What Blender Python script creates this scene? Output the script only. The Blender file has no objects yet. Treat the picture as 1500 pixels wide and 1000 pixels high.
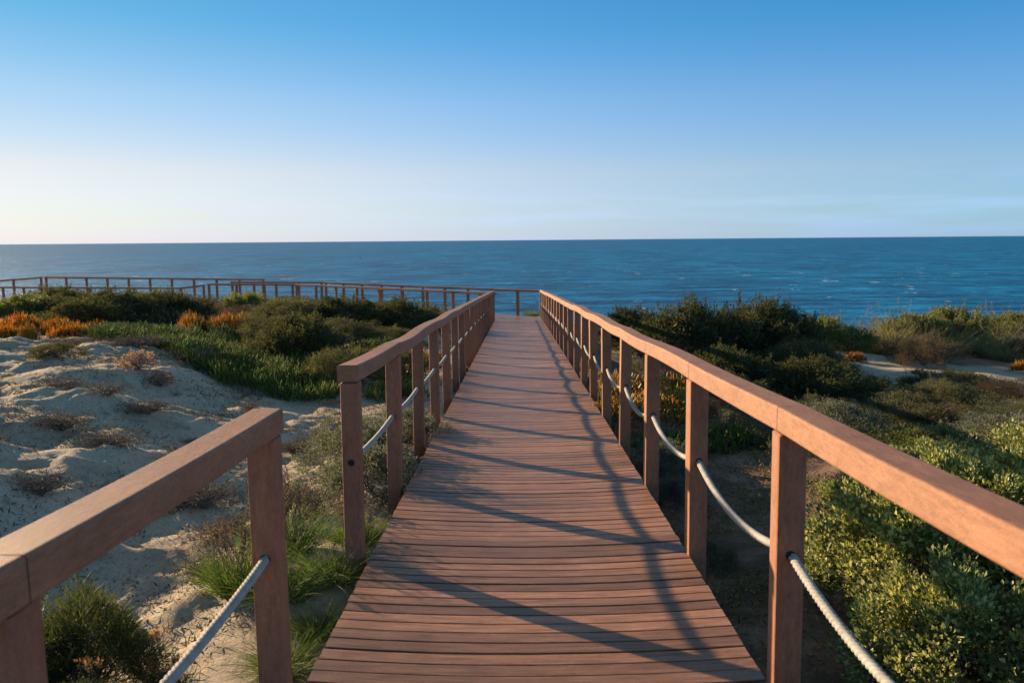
import bpy, bmesh, math, random
import numpy as np
from mathutils import Vector, Matrix

# ------------------------------------------------------------------ camera, sky, sun, exposure
scene = bpy.context.scene
COL = scene.collection
R = math.radians
SEA_Z = -18.0
EYE = 1.4527

cam_data = bpy.data.cameras.new("camera")
cam = bpy.data.objects.new("camera", cam_data)
COL.objects.link(cam)
cam_data.sensor_width = 36.0
cam_data.lens = 1180.84 / 1500.0 * 36.0
cam_data.clip_start = 0.05
cam_data.clip_end = 120000.0
PITCH, ROLL, YAW = 0.1250, 0.0083, -0.0066
fwd = Vector((math.cos(PITCH) * math.sin(YAW), math.cos(PITCH) * math.cos(YAW), -math.sin(PITCH)))
right0 = Vector((math.cos(YAW), -math.sin(YAW), 0.0))
up0 = right0.cross(fwd)
rgt = right0 * math.cos(ROLL) - up0 * math.sin(ROLL)
upv = up0 * math.cos(ROLL) + right0 * math.sin(ROLL)
M = Matrix((rgt, upv, -fwd)).transposed().to_4x4()
M.translation = Vector((0, 0, EYE))
cam.matrix_world = M
cam_data.dof.use_dof = True
cam_data.dof.focus_distance = 5.0
cam_data.dof.aperture_fstop = 5.0
scene.camera = cam

SUN_EL = R(13.0)
SUN_DIR = Vector((-0.79, 0.61, 0)).normalized() * math.cos(SUN_EL) + Vector((0, 0, math.sin(SUN_EL)))

world = bpy.data.worlds.new("World")
scene.world = world
world.use_nodes = True
wn, wl = world.node_tree.nodes, world.node_tree.links
wn.clear()
sky = wn.new("ShaderNodeTexSky")
sky.sky_type = 'NISHITA'
sky.sun_disc = False
sky.sun_elevation = SUN_EL
sky.sun_rotation = math.atan2(SUN_DIR.x, SUN_DIR.y)
sky.altitude = 20
sky.air_density = 1.0
sky.dust_density = 0.0
sky.ozone_density = 3.0
bg = wn.new("ShaderNodeBackground")
bg.inputs[1].default_value = 0.11
wo = wn.new("ShaderNodeOutputWorld")
# faint bands of thin cloud just above the horizon
tc = wn.new("ShaderNodeTexCoord")
mp = wn.new("ShaderNodeMapping"); mp.inputs['Scale'].default_value = (1.2, 1.2, 16.0)
nz = wn.new("ShaderNodeTexNoise"); nz.inputs['Scale'].default_value = 3.2; nz.inputs['Detail'].default_value = 6
cr = wn.new("ShaderNodeValToRGB")
cr.color_ramp.elements[0].position = 0.46; cr.color_ramp.elements[0].color = (0, 0, 0, 1)
cr.color_ramp.elements[1].position = 0.74; cr.color_ramp.elements[1].color = (1, 1, 1, 1)
sep = wn.new("ShaderNodeSeparateXYZ")
band = wn.new("ShaderNodeValToRGB")
e = band.color_ramp.elements
e[0].position = 0.0; e[0].color = (0.3, 0.3, 0.3, 1)
e[1].position = 0.035; e[1].color = (1, 1, 1, 1)
e2 = e.new(0.085); e2.color = (0.0, 0.0, 0.0, 1)
mul = wn.new("ShaderNodeMath"); mul.operation = 'MULTIPLY'
mul2 = wn.new("ShaderNodeMath"); mul2.operation = 'MULTIPLY'; mul2.inputs[1].default_value = 0.32
mixc = wn.new("ShaderNodeMixRGB"); mixc.inputs[2].default_value = (7.0, 7.0, 7.4, 1)
wl.new(tc.outputs['Generated'], mp.inputs['Vector']); wl.new(mp.outputs[0], nz.inputs['Vector'])
wl.new(nz.outputs['Fac'], cr.inputs[0]); wl.new(tc.outputs['Generated'], sep.inputs[0])
wl.new(sep.outputs['Z'], band.inputs[0]); wl.new(cr.outputs[0], mul.inputs[0]); wl.new(band.outputs[0], mul.inputs[1])
wl.new(mul.outputs[0], mul2.inputs[0]); wl.new(mul2.outputs[0], mixc.inputs[0])
wl.new(sky.outputs[0], mixc.inputs[1])
tint = wn.new("ShaderNodeMixRGB"); tint.blend_type = 'MULTIPLY'; tint.inputs[0].default_value = 1.0
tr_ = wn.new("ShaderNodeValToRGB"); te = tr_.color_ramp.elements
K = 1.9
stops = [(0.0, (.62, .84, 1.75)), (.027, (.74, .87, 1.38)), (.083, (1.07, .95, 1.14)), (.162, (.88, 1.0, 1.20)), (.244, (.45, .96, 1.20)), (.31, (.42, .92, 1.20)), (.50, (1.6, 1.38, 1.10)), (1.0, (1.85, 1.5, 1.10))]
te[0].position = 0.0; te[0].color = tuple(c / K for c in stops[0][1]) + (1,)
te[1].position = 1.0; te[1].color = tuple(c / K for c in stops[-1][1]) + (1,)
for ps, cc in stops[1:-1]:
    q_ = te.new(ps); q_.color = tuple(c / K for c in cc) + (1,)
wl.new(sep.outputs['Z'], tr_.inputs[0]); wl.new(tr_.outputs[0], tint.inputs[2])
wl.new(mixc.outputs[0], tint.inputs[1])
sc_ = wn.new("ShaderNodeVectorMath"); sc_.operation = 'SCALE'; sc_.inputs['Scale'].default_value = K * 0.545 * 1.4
# toward the sun the haze is paler and warmer, away from it the blue is deeper
dt = wn.new("ShaderNodeVectorMath"); dt.operation = 'DOT_PRODUCT'
dt.inputs[1].default_value = (SUN_DIR.x / math.cos(SUN_EL), SUN_DIR.y / math.cos(SUN_EL), 0)
wl.new(tc.outputs['Generated'], dt.inputs[0])
ar = wn.new("ShaderNodeValToRGB"); ae = ar.color_ramp.elements
ae[0].position = 0.05; ae[0].color = (.80 / 1.4, 1.08 / 1.4, 1.20 / 1.4, 1)
ae[1].position = 0.95; ae[1].color = (1.17 / 1.4, .93 / 1.4, .76 / 1.4, 1)
am = ae.new(0.61); am.color = (1 / 1.4, .98 / 1.4, .97 / 1.4, 1)
wl.new(dt.outputs['Value'], ar.inputs[0])
azm = wn.new("ShaderNodeMixRGB"); azm.blend_type = 'MULTIPLY'; azm.inputs[0].default_value = 1.0
wl.new(tint.outputs[0], azm.inputs[1]); wl.new(ar.outputs[0], azm.inputs[2])
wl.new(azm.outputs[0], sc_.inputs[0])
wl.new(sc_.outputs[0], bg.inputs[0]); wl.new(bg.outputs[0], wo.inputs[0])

sun_data = bpy.data.lights.new("sun", 'SUN')
sun_data.energy = 5.0
sun_data.angle = R(0.53)
sun_data.color = (1.0, 0.75, 0.48)
sun = bpy.data.objects.new("sun", sun_data)
COL.objects.link(sun)
sun.rotation_euler = (-SUN_DIR).to_track_quat('-Z', 'Y').to_euler()

vs = scene.view_settings
scene.display_settings.display_device = 'sRGB'
vs.view_transform = 'Standard'
vs.look = 'None'
vs.exposure = 1.15
vs.gamma = 1.0
vs.use_curve_mapping = False
scene.cycles.max_bounces = 6
scene.cycles.diffuse_bounces = 3
scene.cycles.transmission_bounces = 3
scene.cycles.use_denoising = True

# ------------------------------------------------------------------ helpers
rng = np.random.default_rng(7)

def deck_z(y):
    return -0.0438 * y - 0.0001 * y * y

def _hash(ix, iy, seed):
    n = (ix.astype(np.int64) * 374761393 + iy.astype(np.int64) * 668265263 + seed * 974634777) & 0xffffffff
    n = ((n ^ (n >> 13)) * 1274126177) & 0xffffffff
    n = n ^ (n >> 16)
    return (n & 0xffff) / 65535.0

def noise2(x, y, seed=0):
    ix, iy = np.floor(x), np.floor(y)
    fx, fy = x - ix, y - iy
    fx = fx * fx * fx * (fx * (fx * 6 - 15) + 10); fy = fy * fy * fy * (fy * (fy * 6 - 15) + 10)
    ix = ix.astype(np.int64); iy = iy.astype(np.int64)
    a = _hash(ix, iy, seed); b = _hash(ix + 1, iy, seed)
    c = _hash(ix, iy + 1, seed); d = _hash(ix + 1, iy + 1, seed)
    return (a * (1 - fx) + b * fx) * (1 - fy) + (c * (1 - fx) + d * fx) * fy - 0.5

def fbm(x, y, octv=4, seed=0, gain=0.5):
    s = 0; a = 1.0
    for k in range(octv):
        s = s + a * noise2(x * 2 ** k + 17.3 * k, y * 2 ** k - 9.1 * k, seed + k); a *= gain
    return s

def smooth(a, b, x):
    t = np.clip((x - a) / (b - a), 0, 1)
    return t * t * (3 - 2 * t)

def link(name, me, mat=None, parent=None, smooth_faces=False):
    o = bpy.data.objects.new(name, me)
    COL.objects.link(o)
    if mat is not None and not me.materials:
        me.materials.append(mat)
    if parent is not None:
        o.parent = parent
    if smooth_faces:
        me.polygons.foreach_set('use_smooth', np.ones(len(me.polygons), dtype=bool))
    return o

def mesh_np(name, verts, faces, attrs=None):
    """verts (N,3); faces (M,k) all of one size"""
    verts = np.asarray(verts, dtype=np.float32); faces = np.asarray(faces, dtype=np.int32)
    me = bpy.data.meshes.new(name)
    k = faces.shape[1]
    me.vertices.add(len(verts)); me.vertices.foreach_set('co', verts.ravel())
    me.loops.add(faces.size); me.loops.foreach_set('vertex_index', faces.ravel())
    me.polygons.add(len(faces))
    me.polygons.foreach_set('loop_start', np.arange(0, faces.size, k, dtype=np.int32))
    me.polygons.foreach_set('loop_total', np.full(len(faces), k, dtype=np.int32))
    me.polygons.foreach_set('use_smooth', np.zeros(len(faces), dtype=bool))
    for nm, val in (attrs or {}).items():
        at = me.attributes.new(nm, 'FLOAT', 'POINT')
        at.data.foreach_set('value', np.asarray(val, dtype=np.float32))
    me.update(calc_edges=True)
    me.validate()
    return me

def outward(me):
    """make the face normals of closed pieces point outward"""
    bm = bmesh.new(); bm.from_mesh(me)
    bmesh.ops.recalc_face_normals(bm, faces=bm.faces)
    bm.to_mesh(me); bm.free()
    return me

def tag(o, label=None, cat=None, group=None, kind=None):
    if label: o['label'] = label
    if cat: o['category'] = cat
    if group: o['group'] = group
    if kind: o['kind'] = kind
    return o

def empty(name, loc, rz=0.0):
    o = bpy.data.objects.new(name, None)
    COL.objects.link(o)
    o.location = loc; o.rotation_euler = (0, 0, rz)
    o.empty_display_size = 0.1
    return o

def dup(root, loc, rz, scale=1.0, tilt=(0, 0)):
    r = root.copy(); COL.objects.link(r)
    r.location = loc; r.rotation_euler = (tilt[0], tilt[1], rz)
    r.scale = scale if isinstance(scale, tuple) else (scale,) * 3
    for ch in list(root.children):
        c = ch.copy(); COL.objects.link(c); c.parent = r
        for g in ch.children:
            d = g.copy(); COL.objects.link(d); d.parent = c
    return r

# ------------------------------------------------------------------ materials
def new_mat(name):
    m = bpy.data.materials.new(name); m.use_nodes = True
    n, l = m.node_tree.nodes, m.node_tree.links
    n.clear()
    out = n.new("ShaderNodeOutputMaterial")
    p = n.new("ShaderNodeBsdfPrincipled")
    l.new(p.outputs[0], out.inputs[0])
    return m, n, l, p, out

def ramp(n, stops):
    r = n.new("ShaderNodeValToRGB")
    el = r.color_ramp.elements
    el[0].position, el[0].color = stops[0][0], (*stops[0][1], 1)
    el[1].position, el[1].color = stops[-1][0], (*stops[-1][1], 1)
    for p, c in stops[1:-1]:
        x = el.new(p); x.color = (*c, 1)
    return r

def noise_node(n, l, scale, detail=4, rough=0.55, vec=None, mscale=None, coord='Object'):
    t = n.new("ShaderNodeTexNoise"); t.inputs['Scale'].default_value = scale
    t.inputs['Detail'].default_value = detail; t.inputs['Roughness'].default_value = rough
    if vec is None:
        c = n.new("ShaderNodeTexCoord"); vec = c.outputs[coord]
    if mscale:
        mpn = n.new("ShaderNodeMapping"); mpn.inputs['Scale'].default_value = mscale
        l.new(vec, mpn.inputs[0]); vec = mpn.outputs[0]
    l.new(vec, t.inputs['Vector'])
    return t

def mixrgb(n, l, mode, fac, a, b):
    x = n.new("ShaderNodeMixRGB"); x.blend_type = mode
    for i, v in ((0, fac), (1, a), (2, b)):
        if hasattr(v, 'links') or hasattr(v, 'is_output'):
            l.new(v, x.inputs[i])
        elif i == 0:
            x.inputs[0].default_value = v
        else:
            x.inputs[i].default_value = (*v, 1)
    return x.outputs[0]

def bump(n, l, p, height, strength, dist):
    b = n.new("ShaderNodeBump"); b.inputs['Strength'].default_value = strength
    b.inputs['Distance'].default_value = dist
    l.new(height, b.inputs['Height']); l.new(b.outputs[0], p.inputs['Normal'])
    return b

def composite_wood(name, c1, c2, rough=0.62, grain=(1, 1, 1), island=0.25, speck=0.5, streak=False):
    """recycled plastic lumber: mottled brown with fine speckle"""
    m, n, l, p, out = new_mat(name)
    geo = n.new("ShaderNodeNewGeometry"); pos = geo.outputs['Position']
    a = noise_node(n, l, 3.0, 5, 0.6, pos, grain)
    base = ramp(n, [(0.3, c1), (0.7, c2)]); l.new(a.outputs['Fac'], base.inputs[0])
    f = noise_node(n, l, 420.0, 2, 0.6, pos)
    fr = ramp(n, [(0.35, (1 - speck * 0.55,) * 3), (0.65, (1 + speck * 0.35,) * 3)]); l.new(f.outputs['Fac'], fr.inputs[0])
    c = mixrgb(n, l, 'MULTIPLY', 1.0, base.outputs[0], fr.outputs[0])
    g = noise_node(n, l, 14.0, 6, 0.75, pos, grain)
    gr = ramp(n, [(0.36, (0.66, 0.64, 0.63)), (0.56, (1.04, 1.04, 1.04)), (0.74, (1.25, 1.22, 1.2))]); l.new(g.outputs['Fac'], gr.inputs[0])
    c = mixrgb(n, l, 'MULTIPLY', 0.75, c, gr.outputs[0])
    # worn pale flecks, dark stains and fine scratches
    fl = noise_node(n, l, 95.0, 4, 0.75, pos, tuple(min(4, x) for x in grain))
    flr = ramp(n, [(0.30, (.62, .6, .58)), (0.40, (1, 1, 1)), (0.62, (1, 1, 1)), (0.74, (1.55, 1.5, 1.45))]); l.new(fl.outputs['Fac'], flr.inputs[0])
    c = mixrgb(n, l, 'MULTIPLY', 0.8, c, flr.outputs[0])
    st_ = noise_node(n, l, 1.1, 7, 0.7, pos)
    str_ = ramp(n, [(0.32, (.72, .72, .74)), (0.5, (1, 1, 1)), (0.7, (1.12, 1.1, 1.06))]); l.new(st_.outputs['Fac'], str_.inputs[0])
    c = mixrgb(n, l, 'MULTIPLY', 0.9, c, str_.outputs[0])
    isl = ramp(n, [(0.0, (1 - island,) * 3), (1.0, (1 + island,) * 3)]); l.new(geo.outputs['Random Per Island'], isl.inputs[0])
    c = mixrgb(n, l, 'MULTIPLY', 1.0, c, isl.outputs[0])
    if streak:
        sk = noise_node(n, l, 9.0, 6, 0.75, pos, (0.7, 26, 6))
        skr = ramp(n, [(0.36, (.62, .58, .55)), (0.47, (1, 1, 1)), (0.6, (1.05, 1.05, 1.05)), (0.72, (1.45, 1.42, 1.4))]); l.new(sk.outputs['Fac'], skr.inputs[0])
        c = mixrgb(n, l, 'MULTIPLY', 0.85, c, skr.outputs[0])
    l.new(c, p.inputs['Base Color'])
    p.inputs['Roughness'].default_value = rough
    p.inputs['Specular IOR Level'].default_value = 0.35
    h = n.new("ShaderNodeMath"); h.operation = 'ADD'
    h2 = noise_node(n, l, 160.0, 3, 0.7, pos, grain)
    l.new(h2.outputs['Fac'], h.inputs[0]); l.new(g.outputs['Fac'], h.inputs[1])
    bump(n, l, p, h.outputs[0], 0.35, 0.004)
    return m

M_DECK = composite_wood('deck_board', (0.20, 0.090, 0.046), (0.42, 0.215, 0.120), 0.42, (1.5, 16, 6), 0.38, 0.9, True)
M_POST = composite_wood('railing_post', (0.28, 0.116, 0.060), (0.36, 0.156, 0.082), 0.6, (6, 6, 1.5), 0.04, 0.45)
M_RAIL = composite_wood('handrail', (0.28, 0.126, 0.066), (0.365, 0.175, 0.095), 0.6, (6, 1.5, 6), 0.05, 0.5)

def simple(name, col, rough=0.8, bumpscale=None):
    m, n, l, p, out = new_mat(name)
    geo = n.new("ShaderNodeNewGeometry")
    a = noise_node(n, l, 25.0, 4, 0.6, geo.outputs['Position'])
    r = ramp(n, [(0.3, tuple(x * 0.75 for x in col)), (0.7, tuple(min(1, x * 1.2) for x in col))]); l.new(a.outputs['Fac'], r.inputs[0])
    l.new(r.outputs[0], p.inputs['Base Color']); p.inputs['Roughness'].default_value = rough
    if bumpscale:
        b = noise_node(n, l, bumpscale, 3, 0.6, geo.outputs['Position']); bump(n, l, p, b.outputs['Fac'], 0.4, 0.003)
    return m

M_ROPE = simple('rope_fibre', (0.34, 0.325, 0.295), 0.85, 300)
M_HOLE = simple('hole_shadow', (0.012, 0.009, 0.008), 0.9)
M_BARK = simple('bark', (0.13, 0.10, 0.08), 0.9, 40)
M_TWIG = simple('dry_twig', (0.20, 0.145, 0.11), 0.9)
M_DEAD = simple('dead_wood', (0.24, 0.21, 0.19), 0.9, 40)
M_JOIST = simple('joist_wood', (0.09, 0.05, 0.035), 0.85, 30)
M_STONE = simple('stone', (0.22, 0.17, 0.12), 0.9, 20)

def leaf_mat(name, cols, trans=0.35, rough=0.5, tipcols=None, spec=0.4):
    """cols: colour stops picked per leaf; tipcols: stops for the far end of each leaf"""
    m, n, l, p, out = new_mat(name)
    geo = n.new("ShaderNodeNewGeometry")
    k = len(cols)
    r = ramp(n, [(i / (k - 1), c) for i, c in enumerate(cols)]); l.new(geo.outputs['Random Per Island'], r.inputs[0])
    col = r.outputs[0]
    if tipcols:
        kk = len(tipcols)
        r2 = ramp(n, [(i / (kk - 1), c) for i, c in enumerate(tipcols)])
        sh = n.new("ShaderNodeMath"); sh.operation = 'FRACT'
        ml = n.new("ShaderNodeMath"); ml.operation = 'MULTIPLY'; ml.inputs[1].default_value = 7.31
        l.new(geo.outputs['Random Per Island'], ml.inputs[0]); l.new(ml.outputs[0], sh.inputs[0]); l.new(sh.outputs[0], r2.inputs[0])
        at = n.new("ShaderNodeAttribute"); at.attribute_name = 'tip'
        col = mixrgb(n, l, 'MIX', at.outputs['Fac'], col, r2.outputs[0])
    nz_ = noise_node(n, l, 1.7, 3, 0.5, geo.outputs['Position'])
    rr = ramp(n, [(0.3, (0.72, 0.74, 0.8)), (0.7, (1.25, 1.2, 1.05))]); l.new(nz_.outputs['Fac'], rr.inputs[0])
    col = mixrgb(n, l, 'MULTIPLY', 0.8, col, rr.outputs[0])
    l.new(col, p.inputs['Base Color'])
    p.inputs['Roughness'].default_value = rough; p.inputs['Specular IOR Level'].default_value = spec
    tr = n.new("ShaderNodeBsdfTranslucent")
    bright = mixrgb(n, l, 'MULTIPLY', 1.0, col, (1.5, 1.45, 0.9))
    l.new(bright, tr.inputs['Color'])
    mx = n.new("ShaderNodeMixShader"); mx.inputs[0].default_value = trans
    l.new(p.outputs[0], mx.inputs[1]); l.new(tr.outputs[0], mx.inputs[2]); l.new(mx.outputs[0], out.inputs[0])
    return m

L_SALT = leaf_mat('saltbush_leaf', [(0.07, 0.10, 0.035), (0.14, 0.18, 0.06), (0.30, 0.31, 0.11), (0.52, 0.50, 0.24)], 0.38, 0.4)
L_DARK = leaf_mat('juniper_leaf', [(0.028, 0.042, 0.020), (0.05, 0.066, 0.030), (0.088, 0.096, 0.044), (0.16, 0.14, 0.07)], 0.3, 0.75, spec=.12)
L_HEATH = leaf_mat('heath_leaf', [(0.04, 0.06, 0.025), (0.075, 0.095, 0.042), (0.12, 0.125, 0.06), (0.19, 0.145, 0.095)], 0.3, 0.75, spec=.12)
L_OLIVE = leaf_mat('olive_leaf', [(0.07, 0.10, 0.03), (0.12, 0.15, 0.045), (0.19, 0.20, 0.07), (0.24, 0.23, 0.10)], 0.35, 0.5)
L_GREY = leaf_mat('grey_leaf', [(0.07, 0.085, 0.065), (0.11, 0.13, 0.10), (0.17, 0.19, 0.14), (0.21, 0.19, 0.15)], 0.25, 0.65)
L_DUNE = leaf_mat('dune_scrub_leaf', [(0.06, 0.065, 0.035), (0.12, 0.10, 0.065), (0.17, 0.13, 0.09), (0.09, 0.11, 0.05)], 0.3, 0.8, spec=.1)
L_BROWN = leaf_mat('brown_scrub_leaf', [(0.06, 0.045, 0.032), (0.10, 0.075, 0.05), (0.15, 0.105, 0.075), (0.09, 0.09, 0.045)], 0.2, 0.8)
L_GRASS = leaf_mat('grass_blade', [(0.04, 0.085, 0.016), (0.065, 0.125, 0.024), (0.10, 0.17, 0.034), (0.18, 0.19, 0.07)], 0.35, 0.6, spec=.2)
L_NEEDLE = leaf_mat('needle_leaf', [(0.030, 0.045, 0.02), (0.05, 0.07, 0.025), (0.09, 0.11, 0.03), (0.05, 0.05, 0.035)], 0.35, 0.6, spec=.2)
L_MARRAM = leaf_mat('marram_blade', [(0.10, 0.12, 0.05), (0.20, 0.18, 0.09), (0.30, 0.25, 0.13), (0.36, 0.30, 0.17)], 0.35, 0.6)
L_ICE = leaf_mat('ice_plant_leaf', [(0.05, 0.10, 0.025), (0.07, 0.135, 0.035), (0.11, 0.175, 0.045), (0.07, 0.12, 0.04)], 0.4, 0.7,
                 [(0.10, 0.20, 0.05), (0.15, 0.25, 0.06), (0.20, 0.27, 0.07), (0.32, 0.17, 0.07)], .12)
L_ICEO = leaf_mat('ice_plant_orange_leaf', [(0.05, 0.09, 0.025), (0.08, 0.10, 0.03), (0.20, 0.09, 0.035), (0.07, 0.11, 0.03)], 0.68, 0.65,
                  [(0.72, 0.28, 0.07), (0.20, 0.25, 0.06), (0.78, 0.46, 0.12), (0.55, 0.17, 0.09), (0.16, 0.20, 0.05), (0.70, 0.55, 0.18)], .15)
L_ICEY = leaf_mat('ice_plant_yellow_leaf', [(0.10, 0.14, 0.03), (0.20, 0.20, 0.035), (0.34, 0.22, 0.04), (0.12, 0.15, 0.03)], 0.45, 0.4,
                  [(0.50, 0.30, 0.045), (0.30, 0.28, 0.05), (0.60, 0.20, 0.04), (0.22, 0.25, 0.05)])
L_PINK = leaf_mat('dry_flower_head', [(0.40, 0.26, 0.20), (0.30, 0.19, 0.14), (0.48, 0.34, 0.26), (0.22, 0.13, 0.10)], 0.3, 0.8)
L_SEED = leaf_mat('seed_head', [(0.13, 0.09, 0.07), (0.09, 0.06, 0.05), (0.24, 0.18, 0.14), (0.07, 0.05, 0.04)], 0.2, 0.9)
L_RUST = leaf_mat('rust_flower_head', [(0.30, 0.15, 0.06), (0.24, 0.10, 0.05), (0.38, 0.22, 0.10), (0.2, 0.12, 0.06)], 0.3, 0.8)
L_LITTER = leaf_mat('leaf_litter', [(0.16, 0.085, 0.045), (0.30, 0.16, 0.08), (0.42, 0.27, 0.15), (0.10, 0.065, 0.045)], 0.15, 0.8)

# ------------------------------------------------------------------ ground
CTRL = [(-2, 3, -.42), (-2, 5, -.5), (-3, 7, -.45), (-3, 10, -.60), (-4.5, 9, -.06), (-4.5, 6.5, .02), (-6, 8, .20), (-7, 12, -.05),
        (-4, 5, -.02), (-6, 5, .32), (-3, 3, -.2), (-5, 2, 0.1), (-9, 7, .50), (-10, 12, .1), (-6, 17, -.52), (-10, 17, -.3), (-12, 22, -.7),
        (-6, 22, -.88), (-3, 14, -.72), (-3, 22, -1.0), (-2, 18, -.95), (-3, 28, -1.35), (-8, 30, -1.35), (-15, 30, -1.3), (-20, 35, -1.6),
        (-10, 38, -1.75), (-25, 38, -1.75), (-20, 25, -.9), (-30, 30, -1.2), (-20, 15, .2), (0, 31, -1.75), (-5, 35, -1.75), (-15, 42, -1.75),
        (-25, 45, -1.8), (-40, 40, -1.6), (-40, 10, .2), (-20, 2, .4),
        (2, 2, -.60), (2, 4, -.60), (3, 5, -.58), (2, 7, -.66), (4, 4, -.50), (5, 7, -.70), (3, 10, -.96), (6, 10, -1.05), (2, 14, -1.2),
        (5, 15, -1.35), (8, 14, -1.3), (10, 18, -1.5), (8.2, 19.0, -1.32), (5, 20, -1.45), (3, 24, -1.5), (8, 24, -1.6), (14, 22, -1.6), (14, 14, -1.2),
        (20, 20, -1.5), (2, 28, -1.65), (10, 10, -.9), (6, 2, -.4), (30, 10, -.8), (35, 25, -1.6), (15, 5, -.3), (0, -4, -.3), (-10, -5, 0), (10, -5, -.2)]
for yy in (0, 2, 4, 6, 8, 11, 14, 18, 22, 26, 29.5):
    CTRL.append((-0.95, yy, deck_z(yy) - (0.10 if yy < 12 else .16)))
    CTRL.append((1.0, yy, deck_z(yy) - (0.5 if yy < 7 else .34)))
    CTRL.append((0.0, yy, deck_z(yy) - 0.42))
CP = np.array(CTRL, dtype=float)
def _phi(r2): return 0.5 * r2 * np.log(r2 + 1e-9)
_d = ((CP[:, None, :2] - CP[None, :, :2]) ** 2).sum(-1)
_n = len(CP); _A = np.zeros((_n + 3, _n + 3)); _A[:_n, :_n] = _phi(_d) + np.eye(_n) * 0.15
_A[:_n, _n:] = np.c_[np.ones(_n), CP[:, :2]]; _A[_n:, :_n] = _A[:_n, _n:].T
_W = np.linalg.solve(_A, np.r_[CP[:, 2], np.zeros(3)])
EDGE = np.array([(-60, 50), (-30, 48), (-25, 47), (-12, 43.0), (-8.5, 41.0), (1.4, 32.6), (3, 30.5), (6, 28), (12, 27.3), (25, 28), (60, 32)], float)

def sand_mask(x, y):
    """1 on bare sand, 0 on darker soil"""
    left = smooth(-0.6, -1.1, x)
    sandr = np.zeros_like(x)
    for cx, cy, rx, ry in ((8.1, 18.6, 1.2, 1.5), (7.6, 17.2, .8, .7), (10.4, 16.6, 3.2, 1.7), (8.6, 15.2, 1.5, .8), (10.6, 14.0, 2.6, 1.2), (5.5, 14.8, 1.2, 0.7), (8.4, 12.4, 1.2, .5), (3.3, 11.0, .9, .35)):
        sandr = np.maximum(sandr, 1 - smooth(0.6, 1.15, np.sqrt(((x - cx) / rx) ** 2 + ((y - cy) / ry) ** 2) + fbm(x * .9, y * .9, 3, 5) * .7))
    op = smooth(-.02, .10, fbm(x * .75, y * .75, 4, 15)) * smooth(5.2, 6.6, x) * smooth(10.0, 11.2, y) * (1 - smooth(17.5, 19, y))
    return np.maximum(np.maximum(left, sandr), op)

HUMMOCKS = [(-3.9, 6.7, .5, .10), (-3.3, 6.3, .45, .09), (-4.6, 8.0, .4, .10), (-4.0, 7.7, .35, .08), (-3.6, 7.6, .3, .07), (-2.7, 6.4, .4, .07), (-2.3, 5.6, .35, .06), (-2.9, 8.6, .3, .06), (-3.2, 5.2, .35, .07),
            (-5.5, 11.4, .7, .12), (-4.6, 11.2, .6, .10), (-4.5, 9.4, .6, .12), (-5.75, 9.9, .5, .10), (-1.78, 3.05, .4, .06), (-1.4, 4.3, .5, .06)]

def ground_h(x, y, fine=True):
    x = np.asarray(x, float); y = np.asarray(y, float)
    sh = x.shape; xf = x.ravel(); yf = y.ravel()
    z = np.empty(xf.shape)
    for i in range(0, len(xf), 60000):
        a, b = xf[i:i + 60000], yf[i:i + 60000]
        r2 = (a[:, None] - CP[None, :, 0]) ** 2 + (b[:, None] - CP[None, :, 1]) ** 2
        z[i:i + 60000] = _phi(r2) @ _W[:_n] + _W[_n] + _W[_n + 1] * a + _W[_n + 2] * b
    z = np.clip(z, -2.2, 1.4)
    away = smooth(0.95, 2.2, np.abs(xf + 0.0))
    z = z + away * 0.16 * fbm(xf * .55, yf * .55, 3, 3)
    lm = smooth(-1.0, -1.8, xf) * (1 - smooth(16, 26, yf))
    # wind-worn hummocks and trodden hollows in the sand
    z = z + lm * ((0.085 + 0.06 * smooth(-3.2, -4.4, xf)) * fbm(xf * 1.0, yf * 1.25, 3, 11) + 0.02 * (np.abs(fbm(xf * 2.3, yf * 2.6, 3, 21)) * -2 + .4))
    for hx, hy, hr, hh_ in HUMMOCKS:
        z = z + hh_ * np.exp(-((xf - hx) ** 2 + (yf - hy) ** 2 * .8) / (hr * hr))
    if fine:
        amp = 0.35 + 0.65 * lm
        z = z + amp * 0.032 * fbm(xf * 5.5, yf * 6.5, 4, 31)
        pits = np.clip(noise2(xf * 3.7, yf * 3.7, 77) * 2 - .35, 0, 1)
        z = z - lm * 0.05 * pits + lm * 0.030 * fbm(xf * 9, yf * 11, 3, 91) + lm * 0.042 * fbm(xf * 2.6, yf * 3.2, 3, 55)
    ye = np.interp(xf, EDGE[:, 0], EDGE[:, 1]) + fbm(xf * .4, yf * 0 + 3, 3, 8) * .8
    over = np.clip(yf - ye, 0, None)
    z = z - over * 1.15 - 0.25 * smooth(0, 1.0, over)
    z = np.maximum(z, SEA_Z - 2)
    return z.reshape(sh)

def gz(x, y):
    return float(ground_h(np.array([x]), np.array([y]), False)[0])

def axis(lo, hi, c0, c1, fine, grow):
    pts = list(np.arange(c0, c1, fine))
    s = fine; v = pts[0]
    left = []
    while v > lo:
        s = min(s * grow, 3.0); v -= s; left.append(v)
    s = fine; v = pts[-1]
    rightp = []
    while v < hi:
        s = min(s * grow, 3.0); v += s; rightp.append(v)
    return np.array(left[::-1] + pts + rightp)
gx = axis(-70, 70, -7.0, 6.5, 0.045, 1.03)
gy = axis(-12, 75, 1.6, 13.0, 0.045, 1.022)
GX, GY = np.meshgrid(gx, gy)
GZ = ground_h(GX, GY)
nx, ny = len(gx), len(gy)
V = np.stack([GX, GY, GZ], -1).reshape(-1, 3)
I = np.arange(nx * ny).reshape(ny, nx)
F = np.stack([I[:-1, :-1], I[:-1, 1:], I[1:, 1:], I[1:, :-1]], -1).reshape(-1, 4)
SM = sand_mask(GX, GY)

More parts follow.
